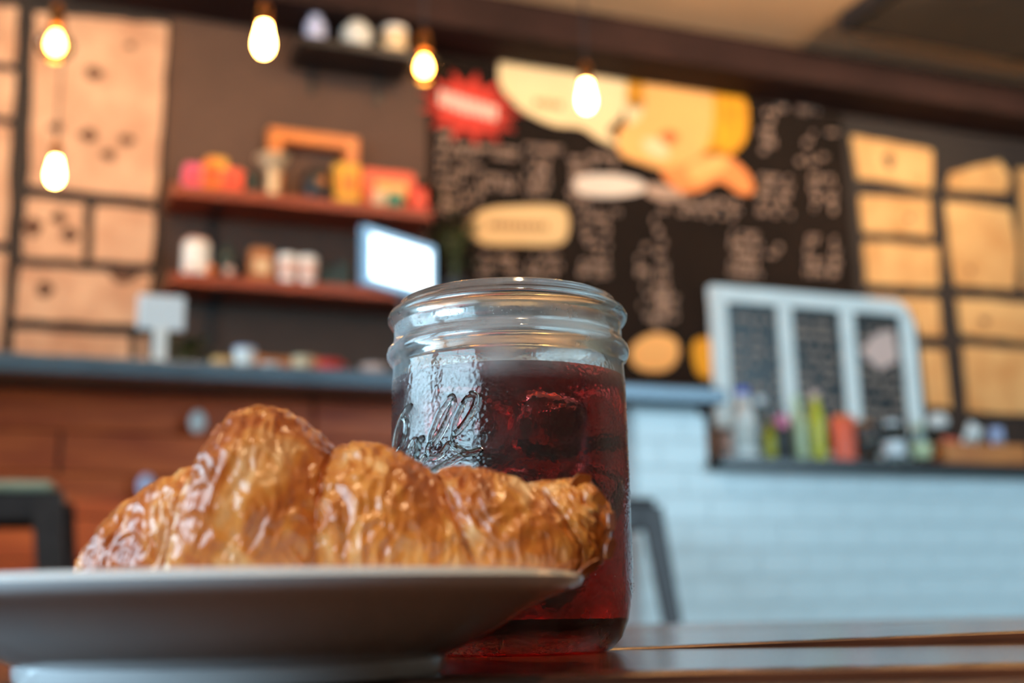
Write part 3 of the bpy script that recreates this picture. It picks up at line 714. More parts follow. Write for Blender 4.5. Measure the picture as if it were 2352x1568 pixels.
pendant('clear bulb with small glowing core before the pale boards', PB(127, 105, 0), 1)
pendant('low glowing bulb on a long cord before the pale boards', PB(126, 400, 1.0), 0)

# ------------------------------------------------------------------ ceiling track lights washing the back wall
tr = thing('track_rail', 'black lighting track fixed along the ceiling', 'light track', B(0.6, .45, CEIL - .03))
part('rail', BOX((0, 0, .015), (5.2, .035, .03), .003), 'dark', tr); part('feed_box', BOX((-2.5, 0, .012), (.14, .05, .036), .003), 'dark', tr)
for k, (s, tgt, what) in enumerate([(-1.75, -1.7, 'the pale left boards'), (-0.75, -0.7, 'the shelves'), (0.25, 0.3, 'the red starburst'), (1.15, 1.3, 'the painted figure'), (2.05, 2.3, 'the chalkboard edge'), (2.9, 3.1, 'the amber boards')]):
    hd = thing('track_spot', 'small black ceiling spotlight aimed at ' + what.replace('left ', ''), 'spotlight', B(s, .45, CEIL - .03), PHI, 'track spotlights')
    part('stem', MB().tube([(0, 0, 0), (0, 0, -.03)], .008, 8), 'dark', hd)
    base = B(s, .45, CEIL - .075); aim = B(tgt, 1.69, 2.05); d = (aim - base).normalized()
    dl = Vector((d.dot(U), d.dot(N), d.z)); c0 = Vector((0, 0, -.045))
    part('can', MB().tube([c0 - dl * .05, c0 + dl * .03], .028, 16), 'dark', hd)
    part('lens', MB().tube([c0 + dl * .0301, c0 + dl * .032], .024, 16), 'lamp_glow', hd)
    l = bpy.data.lights.new('track_light', 'SPOT'); l.energy = 56 if 0 < s < 2 else 74; l.color = WARM; l.spot_size = math.radians(100); l.spot_blend = 0.9; l.shadow_soft_size = 0.03
    lo = bpy.data.objects.new('track_light', l); COL.objects.link(lo); lo.location = base + d * .036
    lo.rotation_euler = d.to_track_quat('-Z', 'Y').to_euler()

# uplights added out of view to brighten the ceiling before the beam
for (s, what) in ((-1.3, 'the pale boards'), (0.5, 'the cream speech bubble'), (1.9, 'the chalkboard end'), (3.2, 'the amber boards')):
    hd = thing('added_uplight', 'added unseen black uplight hanging before ' + what, 'uplight', B(s, -.35, 2.58), PHI, 'added uplights under the ceiling')
    part('cup', MB().lathe([(0, 0), (.05, .005), (.07, .06), (.066, .06), (.045, .012), (0, .01)], 20), 'dark', hd)
    part('lamp_disc', MB().lathe([(0, .030), (.05, .030), (.05, .034), (0, .034)], 20), 'lamp_glow', hd)
    for q in range(3): part('suspension_wire', MB().tube([(.068 * math.cos(q * 2.1), .068 * math.sin(q * 2.1), .055), (.05 * math.cos(q * 2.1), .05 * math.sin(q * 2.1), CEIL - 2.58 - .001)], .0015, 5), 'dark', hd)
    l = bpy.data.lights.new('uplight', 'SPOT'); l.energy = 210; l.color = WARM; l.spot_size = math.radians(110); l.spot_blend = 1.0; l.shadow_soft_size = 0.04
    lo = bpy.data.objects.new('uplight', l); COL.objects.link(lo); lo.location = B(s, -.35, 2.58 + .062); dd = (B(s, 1.3, 3.0) - lo.location).normalized() + Vector((0, 0, .5))
    lo.rotation_euler = dd.to_track_quat('-Z', 'Y').to_euler()
# recessed warm downlights over the tables; the croissant table's is added as fill
for (s, t, what, pw) in ((-2.1, -1.3, 'the padded stool', 60), (-0.7, -1.3, 'the red wood bar', 60), (-1.0, -3.75, 'the croissant table, added as fill', 130)):
    hd = thing('recessed_downlight', 'round recessed ceiling downlight before ' + what, 'downlight', B(s, t, CEIL - .012), PHI, 'recessed downlights')
    part('ring', MB().lathe([(.05, .011), (.075, .010), (.075, .004), (.055, .0), (.05, .0)], 28, close=True), 'white', hd)
    part('lamp_disc', MB().lathe([(0, .006), (.05, .006), (.05, .009), (0, .009)], 24), 'lamp_glow', hd)
    l = bpy.data.lights.new('downlight', 'SPOT'); l.energy = pw; l.color = WARM; l.spot_size = math.radians(84); l.spot_blend = 0.8; l.shadow_soft_size = 0.05
    lo = bpy.data.objects.new('downlight', l); COL.objects.link(lo); lo.location = B(s, t, CEIL - .03)
    lo.rotation_euler = (B(s, t + .7, 0) - lo.location).to_track_quat('-Z', 'Y').to_euler()

#@@FOREGROUND
# ------------------------------------------------------------------ table
tb = thing('wooden_table', 'dark brown slatted wooden table in the foreground', 'table', (0, 0, 0), 0)
def plank_mesh(x0, x1, y0, y1, ztop, thick, warp=None, nx=80, bev=.0012):
    bm = bmesh.new(); rows = []
    prof = [(y0, ztop - thick), (y0, ztop - bev), (y0 + bev * .3, ztop - bev * .3), (y0 + bev, ztop)] + [(y0 + (y1 - y0) * k / 6, ztop) for k in range(1, 6)] + [(y1 - bev, ztop), (y1 - bev * .3, ztop - bev * .3), (y1, ztop - bev), (y1, ztop - thick)]
    for i in range(nx + 1):
        x = x0 + (x1 - x0) * i / nx
        rows.append([bm.verts.new((x, y, z + (warp(x) if warp else 0))) for y, z in prof])
    for a, b_ in zip(rows[:-1], rows[1:]):
        for k in range(len(prof)): bm.faces.new((a[k], b_[k], b_[(k + 1) % len(prof)], a[(k + 1) % len(prof)]))
    bm.faces.new(rows[0]); bm.faces.new(rows[-1][::-1])
    m = MB(); m.bm.free(); m.bm = bm
    return m
X0, X1 = -0.80, 0.95
part('plank', plank_mesh(X0, X1, 0.12, 0.2935, TABLE - .0022, .03, lambda x: -0.004 * 0), 'table_rough', tb)
part('plank', plank_mesh(X0, X1, 0.298, 0.4640, TABLE, .032), 'table_wood', tb)
part('plank', plank_mesh(X0, X1, 0.4675, 0.63, TABLE, .032, lambda x: min(.02 * max(0, x - .025), .0045)), 'table_wood', tb)
for a, c in ((0.633, 0.79), (0.793, 0.95), (0.953, 1.085)): part('plank', plank_mesh(X0, X1, a, c, TABLE, .032, nx=10), 'table_wood', tb)
for x in (X0 + .12, X1 - .12): part('batten', BOX((x, .60, TABLE - .05), (.06, .9, .03), .003), 'table_wood', tb)
for x in (X0 + .12, X1 - .12):
    for y in (.2, 1.0): part('leg', BOX((x, y, (TABLE - .064) / 2), (.05, .05, TABLE - .064), .004), 'gunmetal', tb)

# ------------------------------------------------------------------ plate
PX, PY = -0.0735, 0.3275
pl = thing('plate', 'white porcelain plate with a raised rim under the croissant', 'plate', (PX, PY, TABLE), 0)
prof = [(0, .0035), (.046, .0035), (.0485, .0005), (.052, 0), (.0538, .0012), (.0542, .0042), (.0575, .0056), (.0635, .0082), (.0700, .0118), (.0770, .0160), (.0840, .0188), (.0885, .0203), (.0905, .0215), (.0912, .0232), (.0902, .0245), (.0880, .0248), (.082, .0225), (.074, .0178), (.066, .0122), (.058, .0090), (.050, .0082), (0, .0080)]
part('dish', MB().lathe(prof, 160), 'porcelain', pl)
part('foot_ring', MB().lathe([(.0480, .0030), (.0482, .0003), (.0510, -.0000), (.0538, .0003), (.0545, .0020), (.0546, .0040), (.0530, .0040)], 160, close=True), 'porcelain', pl)

# ------------------------------------------------------------------ glass jar of dark red iced tea
def glass_mat(name, fog=True):
    m = bpy.data.materials.new(name); m.use_nodes = True; nt = m.node_tree; nt.nodes.clear()
    out = nn(nt, 'ShaderNodeOutputMaterial'); g = nn(nt, 'ShaderNodeBsdfGlass'); g.inputs['IOR'].default_value = 1.5; g.inputs['Color'].default_value = (.96, .985, .98, 1)
    tc = nn(nt, 'ShaderNodeTexCoord'); no = nn(nt, 'ShaderNodeTexNoise'); no.inputs['Scale'].default_value = 45; no.inputs['Detail'].default_value = 4
    nt.links.new(tc.outputs['Object'], no.inputs['Vector'])
    mr = nn(nt, 'ShaderNodeMapRange'); mr.inputs[1].default_value = .4; mr.inputs[2].default_value = .7; mr.inputs[3].default_value = .02; mr.inputs[4].default_value = .30 if fog else .02
    nt.links.new(no.outputs['Fac'], mr.inputs[0]); nt.links.new(mr.outputs[0], g.inputs['Roughness'])
    if fog:
        vo = nn(nt, 'ShaderNodeTexVoronoi'); vo.inputs['Scale'].default_value = 620; nt.links.new(tc.outputs['Object'], vo.inputs['Vector'])
        n2 = nn(nt, 'ShaderNodeTexNoise'); n2.inputs['Scale'].default_value = 260; n2.inputs['Detail'].default_value = 3; nt.links.new(tc.outputs['Object'], n2.inputs['Vector'])
        ad = nn(nt, 'ShaderNodeMath', operation='ADD'); nt.links.new(vo.outputs['Distance'], ad.inputs[0]); nt.links.new(n2.outputs['Fac'], ad.inputs[1])
        b_ = nn(nt, 'ShaderNodeBump'); b_.inputs['Distance'].default_value = .0005
        sq = nn(nt, 'ShaderNodeSeparateXYZ'); nt.links.new(tc.outputs['Object'], sq.inputs[0])
        ms = nn(nt, 'ShaderNodeMapRange'); ms.inputs[1].default_value = .099; ms.inputs[2].default_value = .104; ms.inputs[3].default_value = .19; ms.inputs[4].default_value = .02
        nt.links.new(sq.outputs['Z'], ms.inputs[0]); nt.links.new(ms.outputs[0], b_.inputs['Strength'])
        nt.links.new(ad.outputs[0], b_.inputs['Height']); nt.links.new(b_.outputs[0], g.inputs['Normal'])
        # breath-like condensation: thick in the empty neck, thin on the body
        sp = nn(nt, 'ShaderNodeSeparateXYZ'); nt.links.new(tc.outputs['Object'], sp.inputs[0])
        mz = nn(nt, 'ShaderNodeMapRange'); mz.inputs[1].default_value = .093; mz.inputs[2].default_value = .100; mz.inputs[3].default_value = .012; mz.inputs[4].default_value = .22
        nt.links.new(sp.outputs['Z'], mz.inputs[0])
        mz2 = nn(nt, 'ShaderNodeMapRange'); mz2.inputs[1].default_value = .1195; mz2.inputs[2].default_value = .1225; mz2.inputs[3].default_value = 1; mz2.inputs[4].default_value = .12
        nt.links.new(sp.outputs['Z'], mz2.inputs[0])
        mn = nn(nt, 'ShaderNodeMapRange'); mn.inputs[1].default_value = .36; mn.inputs[2].default_value = .62; mn.inputs[3].default_value = .25; mn.inputs[4].default_value = 1
        nt.links.new(no.outputs['Fac'], mn.inputs[0])
        k1 = nn(nt, 'ShaderNodeMath', operation='MULTIPLY'); k2 = nn(nt, 'ShaderNodeMath', operation='MULTIPLY')
        nt.links.new(mz.outputs[0], k1.inputs[0]); nt.links.new(mz2.outputs[0], k1.inputs[1]); nt.links.new(k1.outputs[0], k2.inputs[0]); nt.links.new(mn.outputs[0], k2.inputs[1])
        df = nn(nt, 'ShaderNodeBsdfDiffuse'); df.inputs[0].default_value = (.86, .9, .94, 1)
        mx = nn(nt, 'ShaderNodeMixShader'); nt.links.new(k2.outputs[0], mx.inputs[0]); nt.links.new(g.outputs[0], mx.inputs[1]); nt.links.new(df.outputs[0], mx.inputs[2]); nt.links.new(mx.outputs[0], out.inputs[0])
    else: nt.links.new(g.outputs[0], out.inputs[0])
    MATS[name] = m
glass_mat('jar_glass'); glass_mat('drop_glass', False)
def tea_mat():
    m = bpy.data.materials.new('red_tea'); m.use_nodes = True; nt = m.node_tree; nt.nodes.clear()
    out = nn(nt, 'ShaderNodeOutputMaterial'); g = nn(nt, 'ShaderNodeBsdfGlass'); g.inputs['IOR'].default_value = 1.33; g.inputs['Roughness'].default_value = .08; g.inputs[0].default_value = (1, .97, .96, 1)
    tl = nn(nt, 'ShaderNodeBsdfTranslucent'); tl.inputs[0].default_value = (.75, .03, .02, 1)
    mx = nn(nt, 'ShaderNodeMixShader'); mx.inputs[0].default_value = .02
    nt.links.new(g.outputs[0], mx.inputs[1]); nt.links.new(tl.outputs[0], mx.inputs[2]); nt.links.new(mx.outputs[0], out.inputs[0])
    va = nn(nt, 'ShaderNodeVolumeAbsorption'); va.inputs[0].default_value = (.83, .03, .025, 1); va.inputs[1].default_value = 92
    nt.links.new(va.outputs[0], out.inputs['Volume']); MATS['red_tea'] = m
    m = bpy.data.materials.new('ice'); m.use_nodes = True; nt = m.node_tree; nt.nodes.clear()
    out = nn(nt, 'ShaderNodeOutputMaterial'); g = nn(nt, 'ShaderNodeBsdfRefraction'); g.inputs['IOR'].default_value = 1.31; g.inputs['Roughness'].default_value = .1
    tl = nn(nt, 'ShaderNodeBsdfTranslucent'); tl.inputs[0].default_value = (1, .3, .25, 1)
    mx = nn(nt, 'ShaderNodeMixShader'); mx.inputs[0].default_value = .15
    nt.links.new(g.outputs[0], mx.inputs[1]); nt.links.new(tl.outputs[0], mx.inputs[2]); nt.links.new(mx.outputs[0], out.inputs[0]); MATS['ice'] = m
tea_mat()
JX, JY = -0.0016, 0.456
jar = thing('glass_jar', 'glass canning jar of dark red iced tea with embossed script', 'jar', (JX, JY, TABLE), 0)
outer = [(0, .0035), (.027, .0030), (.031, .0004), (.0335, .0), (.036, .0010), (.0395, .0050), (.0420, .0110), (.0437, .0195), (.0443, .030), (.0443, .060), (.0443, .092), (.0441, .0985), (.0437, .1040), (.0440, .1058), (.0452, .1070), (.0460, .1086), (.0461, .1100), (.0456, .1118), (.0443, .1134), (.0435, .1146), (.0433, .1160), (.0433, .1190), (.0435, .1204), (.0448, .1212), (.0457, .1226), (.0458, .1240), (.0450, .1256), (.0434, .1264), (.0424, .1272), (.0419, .1284), (.0413, .1296), (.0402, .1301), (.0390, .1297)]
inner = [(.0384, .1285), (.0383, .1240), (.0386, .110), (.0398, .104), (.0406, .098), (.0410, .09), (.0410, .06), (.0410, .022), (.0380, .0125), (.0300, .0085), (0, .0080)]
part('glass_body', MB().lathe(outer + inner, 180), 'jar_glass', jar)
LV = .0998
ICE = []
rnd = random.Random(3)
for (x, y, z, s_) in [(-.018, -.015, .083, .023), (.012, -.017, .080, .024), (.020, .012, .085, .023), (-.008, .016, .082, .024), (.000, -.020, .053, .021), (.024, -.006, .056, .021), (-.024, -.002, .055, .022), (.014, .014, .054, .022), (.012, -.019, .029, .019), (-.012, .004, .030, .021)]:
    Rm = Matrix.Rotation(rnd.uniform(0, 3), 3, 'Z') @ Matrix.Rotation(rnd.uniform(-.6, .6), 3, 'X') @ Matrix.Rotation(rnd.uniform(-.4, .4), 3, 'Y')
    ICE.append((Vector((x, y, z)), s_, Rm))
tb_ = MB().lathe([(0, .0078), (.0300, .0083), (.0382, .0123), (.0412, .022), (.0412, .06), (.0412, .09), (.0408, .098), (.0405, LV), (0, LV)], 120)
bmesh.ops.recalc_face_normals(tb_.bm, faces=tb_.bm.faces[:])
for (c, s_, Rm) in ICE:                                 # the tea leaves room for the ice
    q = MB().box(c, (s_, s_, s_), s_ * .25, Rm); bmesh.ops.recalc_face_normals(q.bm, faces=q.bm.faces[:])
    bmesh.ops.reverse_faces(q.bm, faces=q.bm.faces[:]); tm = bpy.data.meshes.new('hollow'); q.bm.to_mesh(tm); q.bm.free(); tb_.bm.from_mesh(tm); bpy.data.meshes.remove(tm)
tme_ = bpy.data.meshes.new('iced_tea'); tb_.bm.to_mesh(tme_); tb_.bm.free()
for p in tme_.polygons: p.use_smooth = True
tme_.set_sharp_from_angle(angle=math.radians(50))
tea = link('iced_tea', tme_, 'red_tea', jar)
for (c, s_, Rm) in ICE:
    q = MB().box((0, 0, 0), (s_ * .985,) * 3, s_ * .25); q.flat = False
    o = part('ice_cube', q, 'ice', tea); o.location = c; o.rotation_euler = Rm.to_euler()

# embossed script on the glass, traced where it stands on the cylinder
def on_jar(cx, cy, rr=.0444):
    d = ray(880 + cx / 6.817, 880 + cy / 6.817); c = Vector((JX, JY, 0))
    dx, dy = d.x, d.y; ox, oy = CAM.x - JX, CAM.y - JY
    a = dx * dx + dy * dy; b_ = 2 * (ox * dx + oy * dy); q = ox * ox + oy * oy - rr * rr; disc = b_ * b_ - 4 * a * q
    k = (-b_ - math.sqrt(max(disc, 0))) / (2 * a); P = CAM + d * k
    return Vector((P.x - JX, P.y - JY, P.z - TABLE))
def spline(pts, n=7):
    out = []; P = [Vector(p) for p in pts]; P = [P[0]] + P + [P[-1]]
    for i in range(1, len(P) - 2):
        for j in range(n):
            t = j / n; p0, p1, p2, p3 = P[i - 1:i + 3]
            out.append(0.5 * ((2 * p1) + (-p0 + p2) * t + (2 * p0 - 5 * p1 + 4 * p2 - p3) * t * t + (-p0 + 3 * p1 - 3 * p2 + p3) * t ** 3))
    return out + [P[-2]]
SCRIPT = [
    [(1120, 220), (1070, 215), (990, 310), (880, 470), (815, 640), (750, 800), (735, 930), (770, 960), (860, 850), (970, 650), (1060, 440), (1100, 330), (1120, 220)],
    [(735, 930), (712, 1060), (740, 1150), (810, 1168), (910, 1110), (1000, 990), (1060, 900)],
    [(1320, 200), (1200, 410), (1130, 560), (1088, 750), (1070, 900), (1110, 990), (1210, 1050), (1320, 1092), (1450, 1062), (1560, 1030)],
    [(1320, 200), (1390, 165), (1455, 210), (1440, 330), (1345, 520), (1240, 670), (1150, 770), (1085, 830)],
    [(640, 1460), (730, 1410), (900, 1312), (1100, 1200), (1270, 1112), (1420, 1075), (1560, 1035)],
    [(390, 1190), (420, 1020), (500, 890), (545, 930), (540, 1060), (520, 1180)],
    [(640, 830), (600, 870), (560, 920), (545, 1040), (500, 1240), (560, 1280), (640, 1190), (712, 1080)],
    [(450, 330), (370, 420), (290, 560), (225, 740), (190, 920), (180, 1080), (215, 1110), (290, 990), (350, 830), (372, 650), (350, 570), (300, 545)],
]
for st in SCRIPT:
    pts = [on_jar(p.x, p.y) for p in spline([(a, c) for a, c in st])]
    L = len(pts); rad = [.00125 * (0.55 + 0.45 * min(1, min(i, L - 1 - i) / 5)) for i in range(L)]
    part('embossed_letter', MB().tube(pts, rad, 8), 'drop_glass', jar)
# condensation beads
mb = MB(); rnd = random.Random(21)
base = bmesh.new(); bmesh.ops.create_icosphere(base, subdivisions=1, radius=1.0); bv = [v.co.copy() for v in base.verts]; bf = [[v.index for v in f.verts] for f in base.faces]; base.free()
for k in range(1500):
    a = rnd.uniform(-math.pi, 0) if k < 1300 else rnd.uniform(0, math.pi); z = rnd.uniform(.02, .118) if rnd.random() < .9 else rnd.uniform(.115, .119)
    if .103 < z < .1155: continue
    r0 = .0443 if z < .1 else .0434; q = rnd.choice([.00018, .0002, .00025, .0003]) * (1.5 if rnd.random() < .06 else 1)
    c = Vector((r0 * math.cos(a), r0 * math.sin(a), z)); nv = Vector((math.cos(a), math.sin(a), 0)); tv = Vector((-nv.y, nv.x, 0))
    vs = [mb.bm.verts.new(c + (nv * v.x * .6 + tv * v.y + Vector((0, 0, v.z))) * q) for v in bv]
    for f in bf: mb.bm.faces.new([vs[i] for i in f])
o = part('condensation', mb, 'drop_glass', jar); o['kind'] = 'stuff'

# ------------------------------------------------------------------ croissant
G = RNG.normal(size=(4096, 3)); G /= np.linalg.norm(G, axis=1)[:, None]
PERM = RNG.permutation(4096)
def perlin(p):
    i = np.floor(p).astype(np.int64); f = p - i; u_ = f * f * f * (f * (f * 6 - 15) + 10)
    def g(dx, dy, dz):
        h = PERM[(i[..., 0] + dx) & 4095]; h = PERM[(h + i[..., 1] + dy) & 4095]; h = PERM[(h + i[..., 2] + dz) & 4095]
        return (G[h] * (f - np.array([dx, dy, dz]))).sum(-1)
    def L(a, b_, t): return a + (b_ - a) * t
    x0 = L(L(g(0, 0, 0), g(1, 0, 0), u_[..., 0]), L(g(0, 1, 0), g(1, 1, 0), u_[..., 0]), u_[..., 1])
    x1 = L(L(g(0, 0, 1), g(1, 0, 1), u_[..., 0]), L(g(0, 1, 1), g(1, 1, 1), u_[..., 0]), u_[..., 1])
    return L(x0, x1, u_[..., 2])
CY = 0.330
TOP = [(160, 1345), (168, 1320), (185, 1288), (215, 1236), (260, 1186), (320, 1142), (400, 1101), (470, 1074), (494, 1064), (512, 1040), (535, 988), (560, 959), (600, 946), (650, 949), (690, 970), (730, 1006), (768, 1050), (790, 1038), (830, 1028), (880, 1036), (930, 1060), (985, 1097), (1010, 1086), (1050, 1081), (1110, 1090), (1160, 1105), (1192, 1121), (1230, 1109), (1290, 1104), (1336, 1098), (1370, 1132), (1398, 1154), (1408, 1180), (1413, 1215)]
BOT = [(160, 1345), (175, 1390), (240, 1412), (1080, 1400), (1200, 1372), (1290, 1340), (1340, 1326), (1385, 1292), (1406, 1245), (1413, 1215)]
NXC, NA = 760, 300
xa = np.linspace(0, 1, NXC); xpx = 160 + (1413 - 160) * (0.5 - 0.5 * np.cos(np.pi * xa)) * .35 + (1413 - 160) * xa * .65
tx = np.array([p[0] for p in TOP]); ty_ = np.array([AY(p[0], p[1], CY).z for p in TOP]); bx_ = np.array([p[0] for p in BOT]); by_ = np.array([AY(p[0], p[1], CY).z for p in BOT])
by_ = np.maximum(by_, TABLE + .0084)
by_[0] = ty_[0]; by_[-1] = ty_[-1]
fine = np.linspace(160, 1413, 2600); hf = np.interp(fine, tx, ty_); bf_ = np.interp(fine, bx_, by_)
ker = np.exp(-np.linspace(-2, 2, 41) ** 2); ker /= ker.sum()
mid = slice(60, -60); hs_ = np.convolve(hf, ker, 'same'); hf[mid] = hs_[mid]
def htop(x): return np.interp(x, fine, hf)
def hbot(x): return np.interp(x, fine, bf_)
al = np.linspace(-np.pi, np.pi, NA, endpoint=False)
Xp, A = np.meshgrid(xpx, al, indexing='ij')
tau = np.clip(np.abs(A) / 1.9, 0, 1)
bt = np.array([160, 330, 494, 768, 985, 1192, 1413.]); bb = np.array([160, 280, 425, 752, 1095, 1330, 1413.])
xref = np.zeros_like(Xp)
for j in range(6):
    l = bt[j] + (bb[j] - bt[j]) * tau; r_ = bt[j + 1] + (bb[j + 1] - bt[j + 1]) * tau
    m_ = (Xp >= l) & (Xp <= r_ + 1e-6); xref = np.where(m_, bt[j] + (bt[j + 1] - bt[j]) * (Xp - l) / np.maximum(r_ - l, 1e-6), xref)
zb = hbot(Xp); hx = htop(Xp) - zb; hr = htop(xref) - hbot(xref)
endf = np.clip(np.minimum(Xp - 160, 1413 - Xp) / 80, 0, 1); hh = hx + (hr - hx) * endf
Wd = np.array([AY(x, 1200, CY).x for x in xpx])[:, None] + 0 * A
dep = CY + 0.010 * ((Xp - 700) / 600.0) ** 2 + 0 * A
Y = dep - np.sign(np.sin(A)) * np.abs(np.sin(A)) ** .9 * (hh * .56)
Z = zb + np.maximum(hh * (.45 + .55 * np.cos(A)), 0)
P = np.stack([Wd, Y, Z], -1)
def normals(P):
    du = np.gradient(P, axis=0); dv = (np.roll(P, -1, 1) - np.roll(P, 1, 1)); nv = np.cross(dv, du); nv /= (np.linalg.norm(nv, axis=-1)[..., None] + 1e-12)
    return nv
NV = normals(P)
if (NV[NXC // 2, NA // 2] * np.array([0, 0, 1])).sum() < 0: NV = -NV
q = np.stack([xref / 20.0 + 0 * A, A * 2.6 + P[..., 0] * 30, P[..., 0] * 8], -1)
q[..., 0] += 2.4 * perlin(P * 70) + .8 * perlin(P * 160)
lam = perlin(q); rid = 1 - 2.2 * np.abs(lam)
lump = perlin(P * 75 + 3.1); blis = perlin(P * 230 + 9.7); fin = perlin(P * 620)
warpP = P * np.array([130, 120, 95.]) + np.stack([perlin(P * 90), perlin(P * 90 + 5), perlin(P * 90 + 11)], -1) * 1.6
wr = 1 - 2.4 * np.abs(perlin(warpP + 31))
dist = np.min(np.abs(xref[..., None] - bt[1:-1]), -1); groove = np.exp(-(dist / 9.0) ** 2)
low_ = np.clip((Z - zb) / .006, 0, 1) * np.clip(endf * 1.5 + .35, 0, 1)
crisp = np.clip((Xp - 1290) / 100, 0, 1)
disp = (.0008 * rid + .0013 * lump + .0008 * blis + .00028 * fin + .0010 * wr) + crisp * (.0012 * perlin(P * 330) + .0010 * rid) - .0011 * groove
P = P + NV * (disp * low_)[..., None]
P[..., 2] = np.maximum(P[..., 2], zb - .0002)
cr_root = thing('croissant', 'golden brown glazed croissant lying on the white plate', 'croissant', (PX, CY, TABLE + .0085), 0)
org = np.array([PX, CY, TABLE + .0085])
V = (P - org).reshape(-1, 3)
idx = np.arange(NXC * NA).reshape(NXC, NA)
f4 = np.stack([idx[:-1], np.roll(idx, -1, 1)[:-1], np.roll(idx, -1, 1)[1:], idx[1:]], -1).reshape(-1, 4)
me = bpy.data.meshes.new('pastry'); me.from_pydata(V.tolist(), [], f4.tolist()); me.update()
for p in me.polygons: p.use_smooth = True
at = me.attributes.new('lam', 'FLOAT', 'POINT'); at.data.foreach_set('value', (0.5 + .38 * rid * .6 + .3 * wr * .5).reshape(-1).astype(np.float32))
at = me.attributes.new('groove', 'FLOAT', 'POINT'); at.data.foreach_set('value', groove.reshape(-1).astype(np.float32))
bmx = bmesh.new(); bmx.from_mesh(me); bmesh.ops.recalc_face_normals(bmx, faces=bmx.faces[:]); bmx.to_mesh(me); bmx.free()
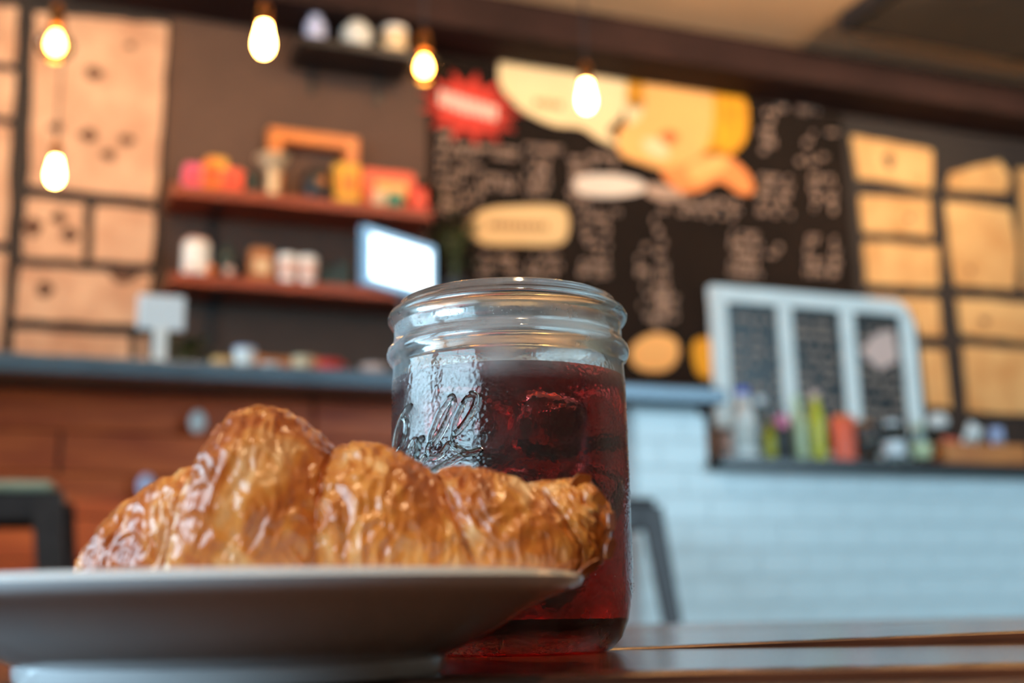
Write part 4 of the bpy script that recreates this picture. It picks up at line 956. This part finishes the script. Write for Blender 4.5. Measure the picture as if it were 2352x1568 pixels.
def pastry_mat():
    m = bpy.data.materials.new('pastry'); m.use_nodes = True; nt = m.node_tree; p = nt.nodes['Principled BSDF']
    tc = nn(nt, 'ShaderNodeTexCoord')
    def noise(sc, det=5, stretch=None, dist=0.0):
        n = nn(nt, 'ShaderNodeTexNoise'); n.inputs['Scale'].default_value = sc; n.inputs['Detail'].default_value = det; n.inputs['Distortion'].default_value = dist
        if stretch:
            mp = nn(nt, 'ShaderNodeMapping'); mp.inputs['Scale'].default_value = stretch; nt.links.new(tc.outputs['Object'], mp.inputs[0]); nt.links.new(mp.outputs[0], n.inputs['Vector'])
        else: nt.links.new(tc.outputs['Object'], n.inputs['Vector'])
        return n
    def ramp(src, els):
        r = nn(nt, 'ShaderNodeValToRGB'); e = r.color_ramp.elements
        e[0].position, e[0].color = els[0][0], (*lin(els[0][1]), 1); e[1].position, e[1].color = els[-1][0], (*lin(els[-1][1]), 1)
        for pos, c in els[1:-1]: k = e.new(pos); k.color = (*lin(c), 1)
        nt.links.new(src, r.inputs[0]); return r
    n1 = noise(85, 6, (1.3, 1, .55), .6)
    r1 = ramp(n1.outputs['Fac'], [(.34, (136, 60, 14)), (.45, (196, 102, 30)), (.55, (226, 146, 60)), (.68, (252, 210, 154))])
    n2 = noise(24, 3)
    r2 = ramp(n2.outputs['Fac'], [(.38, (166, 74, 18)), (.62, (224, 142, 58))])
    mx = nn(nt, 'ShaderNodeMix', data_type='RGBA', blend_type='MIX'); mx.inputs[0].default_value = .42
    nt.links.new(r1.outputs[0], mx.inputs[6]); nt.links.new(r2.outputs[0], mx.inputs[7])
    a = nn(nt, 'ShaderNodeAttribute'); a.attribute_name = 'lam'
    r3 = ramp(a.outputs['Fac'], [(.30, (150, 92, 50)), (.60, (255, 240, 220))])
    m2 = nn(nt, 'ShaderNodeMix', data_type='RGBA', blend_type='MULTIPLY'); m2.inputs[0].default_value = .55
    nt.links.new(mx.outputs[2], m2.inputs[6]); nt.links.new(r3.outputs[0], m2.inputs[7])
    g = nn(nt, 'ShaderNodeAttribute'); g.attribute_name = 'groove'
    gm = nn(nt, 'ShaderNodeMath', operation='MULTIPLY'); gm.inputs[1].default_value = .55; nt.links.new(g.outputs['Fac'], gm.inputs[0])
    m3 = nn(nt, 'ShaderNodeMix', data_type='RGBA', blend_type='MIX'); nt.links.new(gm.outputs[0], m3.inputs[0]); nt.links.new(m2.outputs[2], m3.inputs[6]); m3.inputs[7].default_value = (*lin((170, 80, 18)), 1)
    nt.links.new(m3.outputs[2], p.inputs['Base Color'])
    p.inputs['Roughness'].default_value = .36; p.inputs['Coat Weight'].default_value = .6; p.inputs['Coat Roughness'].default_value = .16
    p.inputs['Subsurface Weight'].default_value = 0.0
    bn = noise(420, 5, (1, 1, .6)); b_ = nn(nt, 'ShaderNodeBump'); b_.inputs['Strength'].default_value = .55; b_.inputs['Distance'].default_value = .0006
    nt.links.new(bn.outputs['Fac'], b_.inputs['Height']); nt.links.new(b_.outputs[0], p.inputs['Normal']); nt.links.new(b_.outputs[0], p.inputs['Coat Normal'])
    MATS['pastry_skin'] = m
pastry_mat()
link('pastry', me, 'pastry_skin', cr_root)
# loose flakes of crust
def flake(x, y, dz, w_, h_, tilt, dy=0.0):
    Pp = AY(x, y, CY + dy); rnd = random.Random(int(x)); n = 9
    poly = [(w_ * math.cos(6.283 * k / n) * rnd.uniform(.7, 1.1), h_ * math.sin(6.283 * k / n) * rnd.uniform(.6, 1.15)) for k in range(n)]
    o = part('flake', MB().slab(poly, -.0003, .0003), 'pastry_skin', cr_root, False)
    o.location = Pp - Vector(org); o.rotation_euler = tilt
flake(1334, 1106, 0, .0035, .0022, (.3, -.6, .2)); flake(1378, 1146, 0, .003, .002, (.2, .7, .4), -.004); flake(1404, 1196, 0, .0024, .003, (0, .3, 1.0), -.004)
flake(1400, 1262, 0, .0025, .0032, (.2, .2, .9), -.006); flake(1064, 1082, 0, .0016, .0022, (.2, .3, .1)); flake(1352, 1304, 0, .004, .002, (.8, -.5, .2), -.008); flake(836, 1028, 0, .0024, .0014, (.6, .2, 0))

# ------------------------------------------------------------------ turn the whole place so that its walls follow the world axes
bpy.context.view_layer.update()
TURN = Matrix.Translation(O) @ Matrix.Rotation(-PHI, 4, 'Z') @ Matrix.Translation(-O)
for o in list(COL.objects):
    if o.parent is None: o.matrix_world = TURN @ o.matrix_world
bpy.context.view_layer.update()
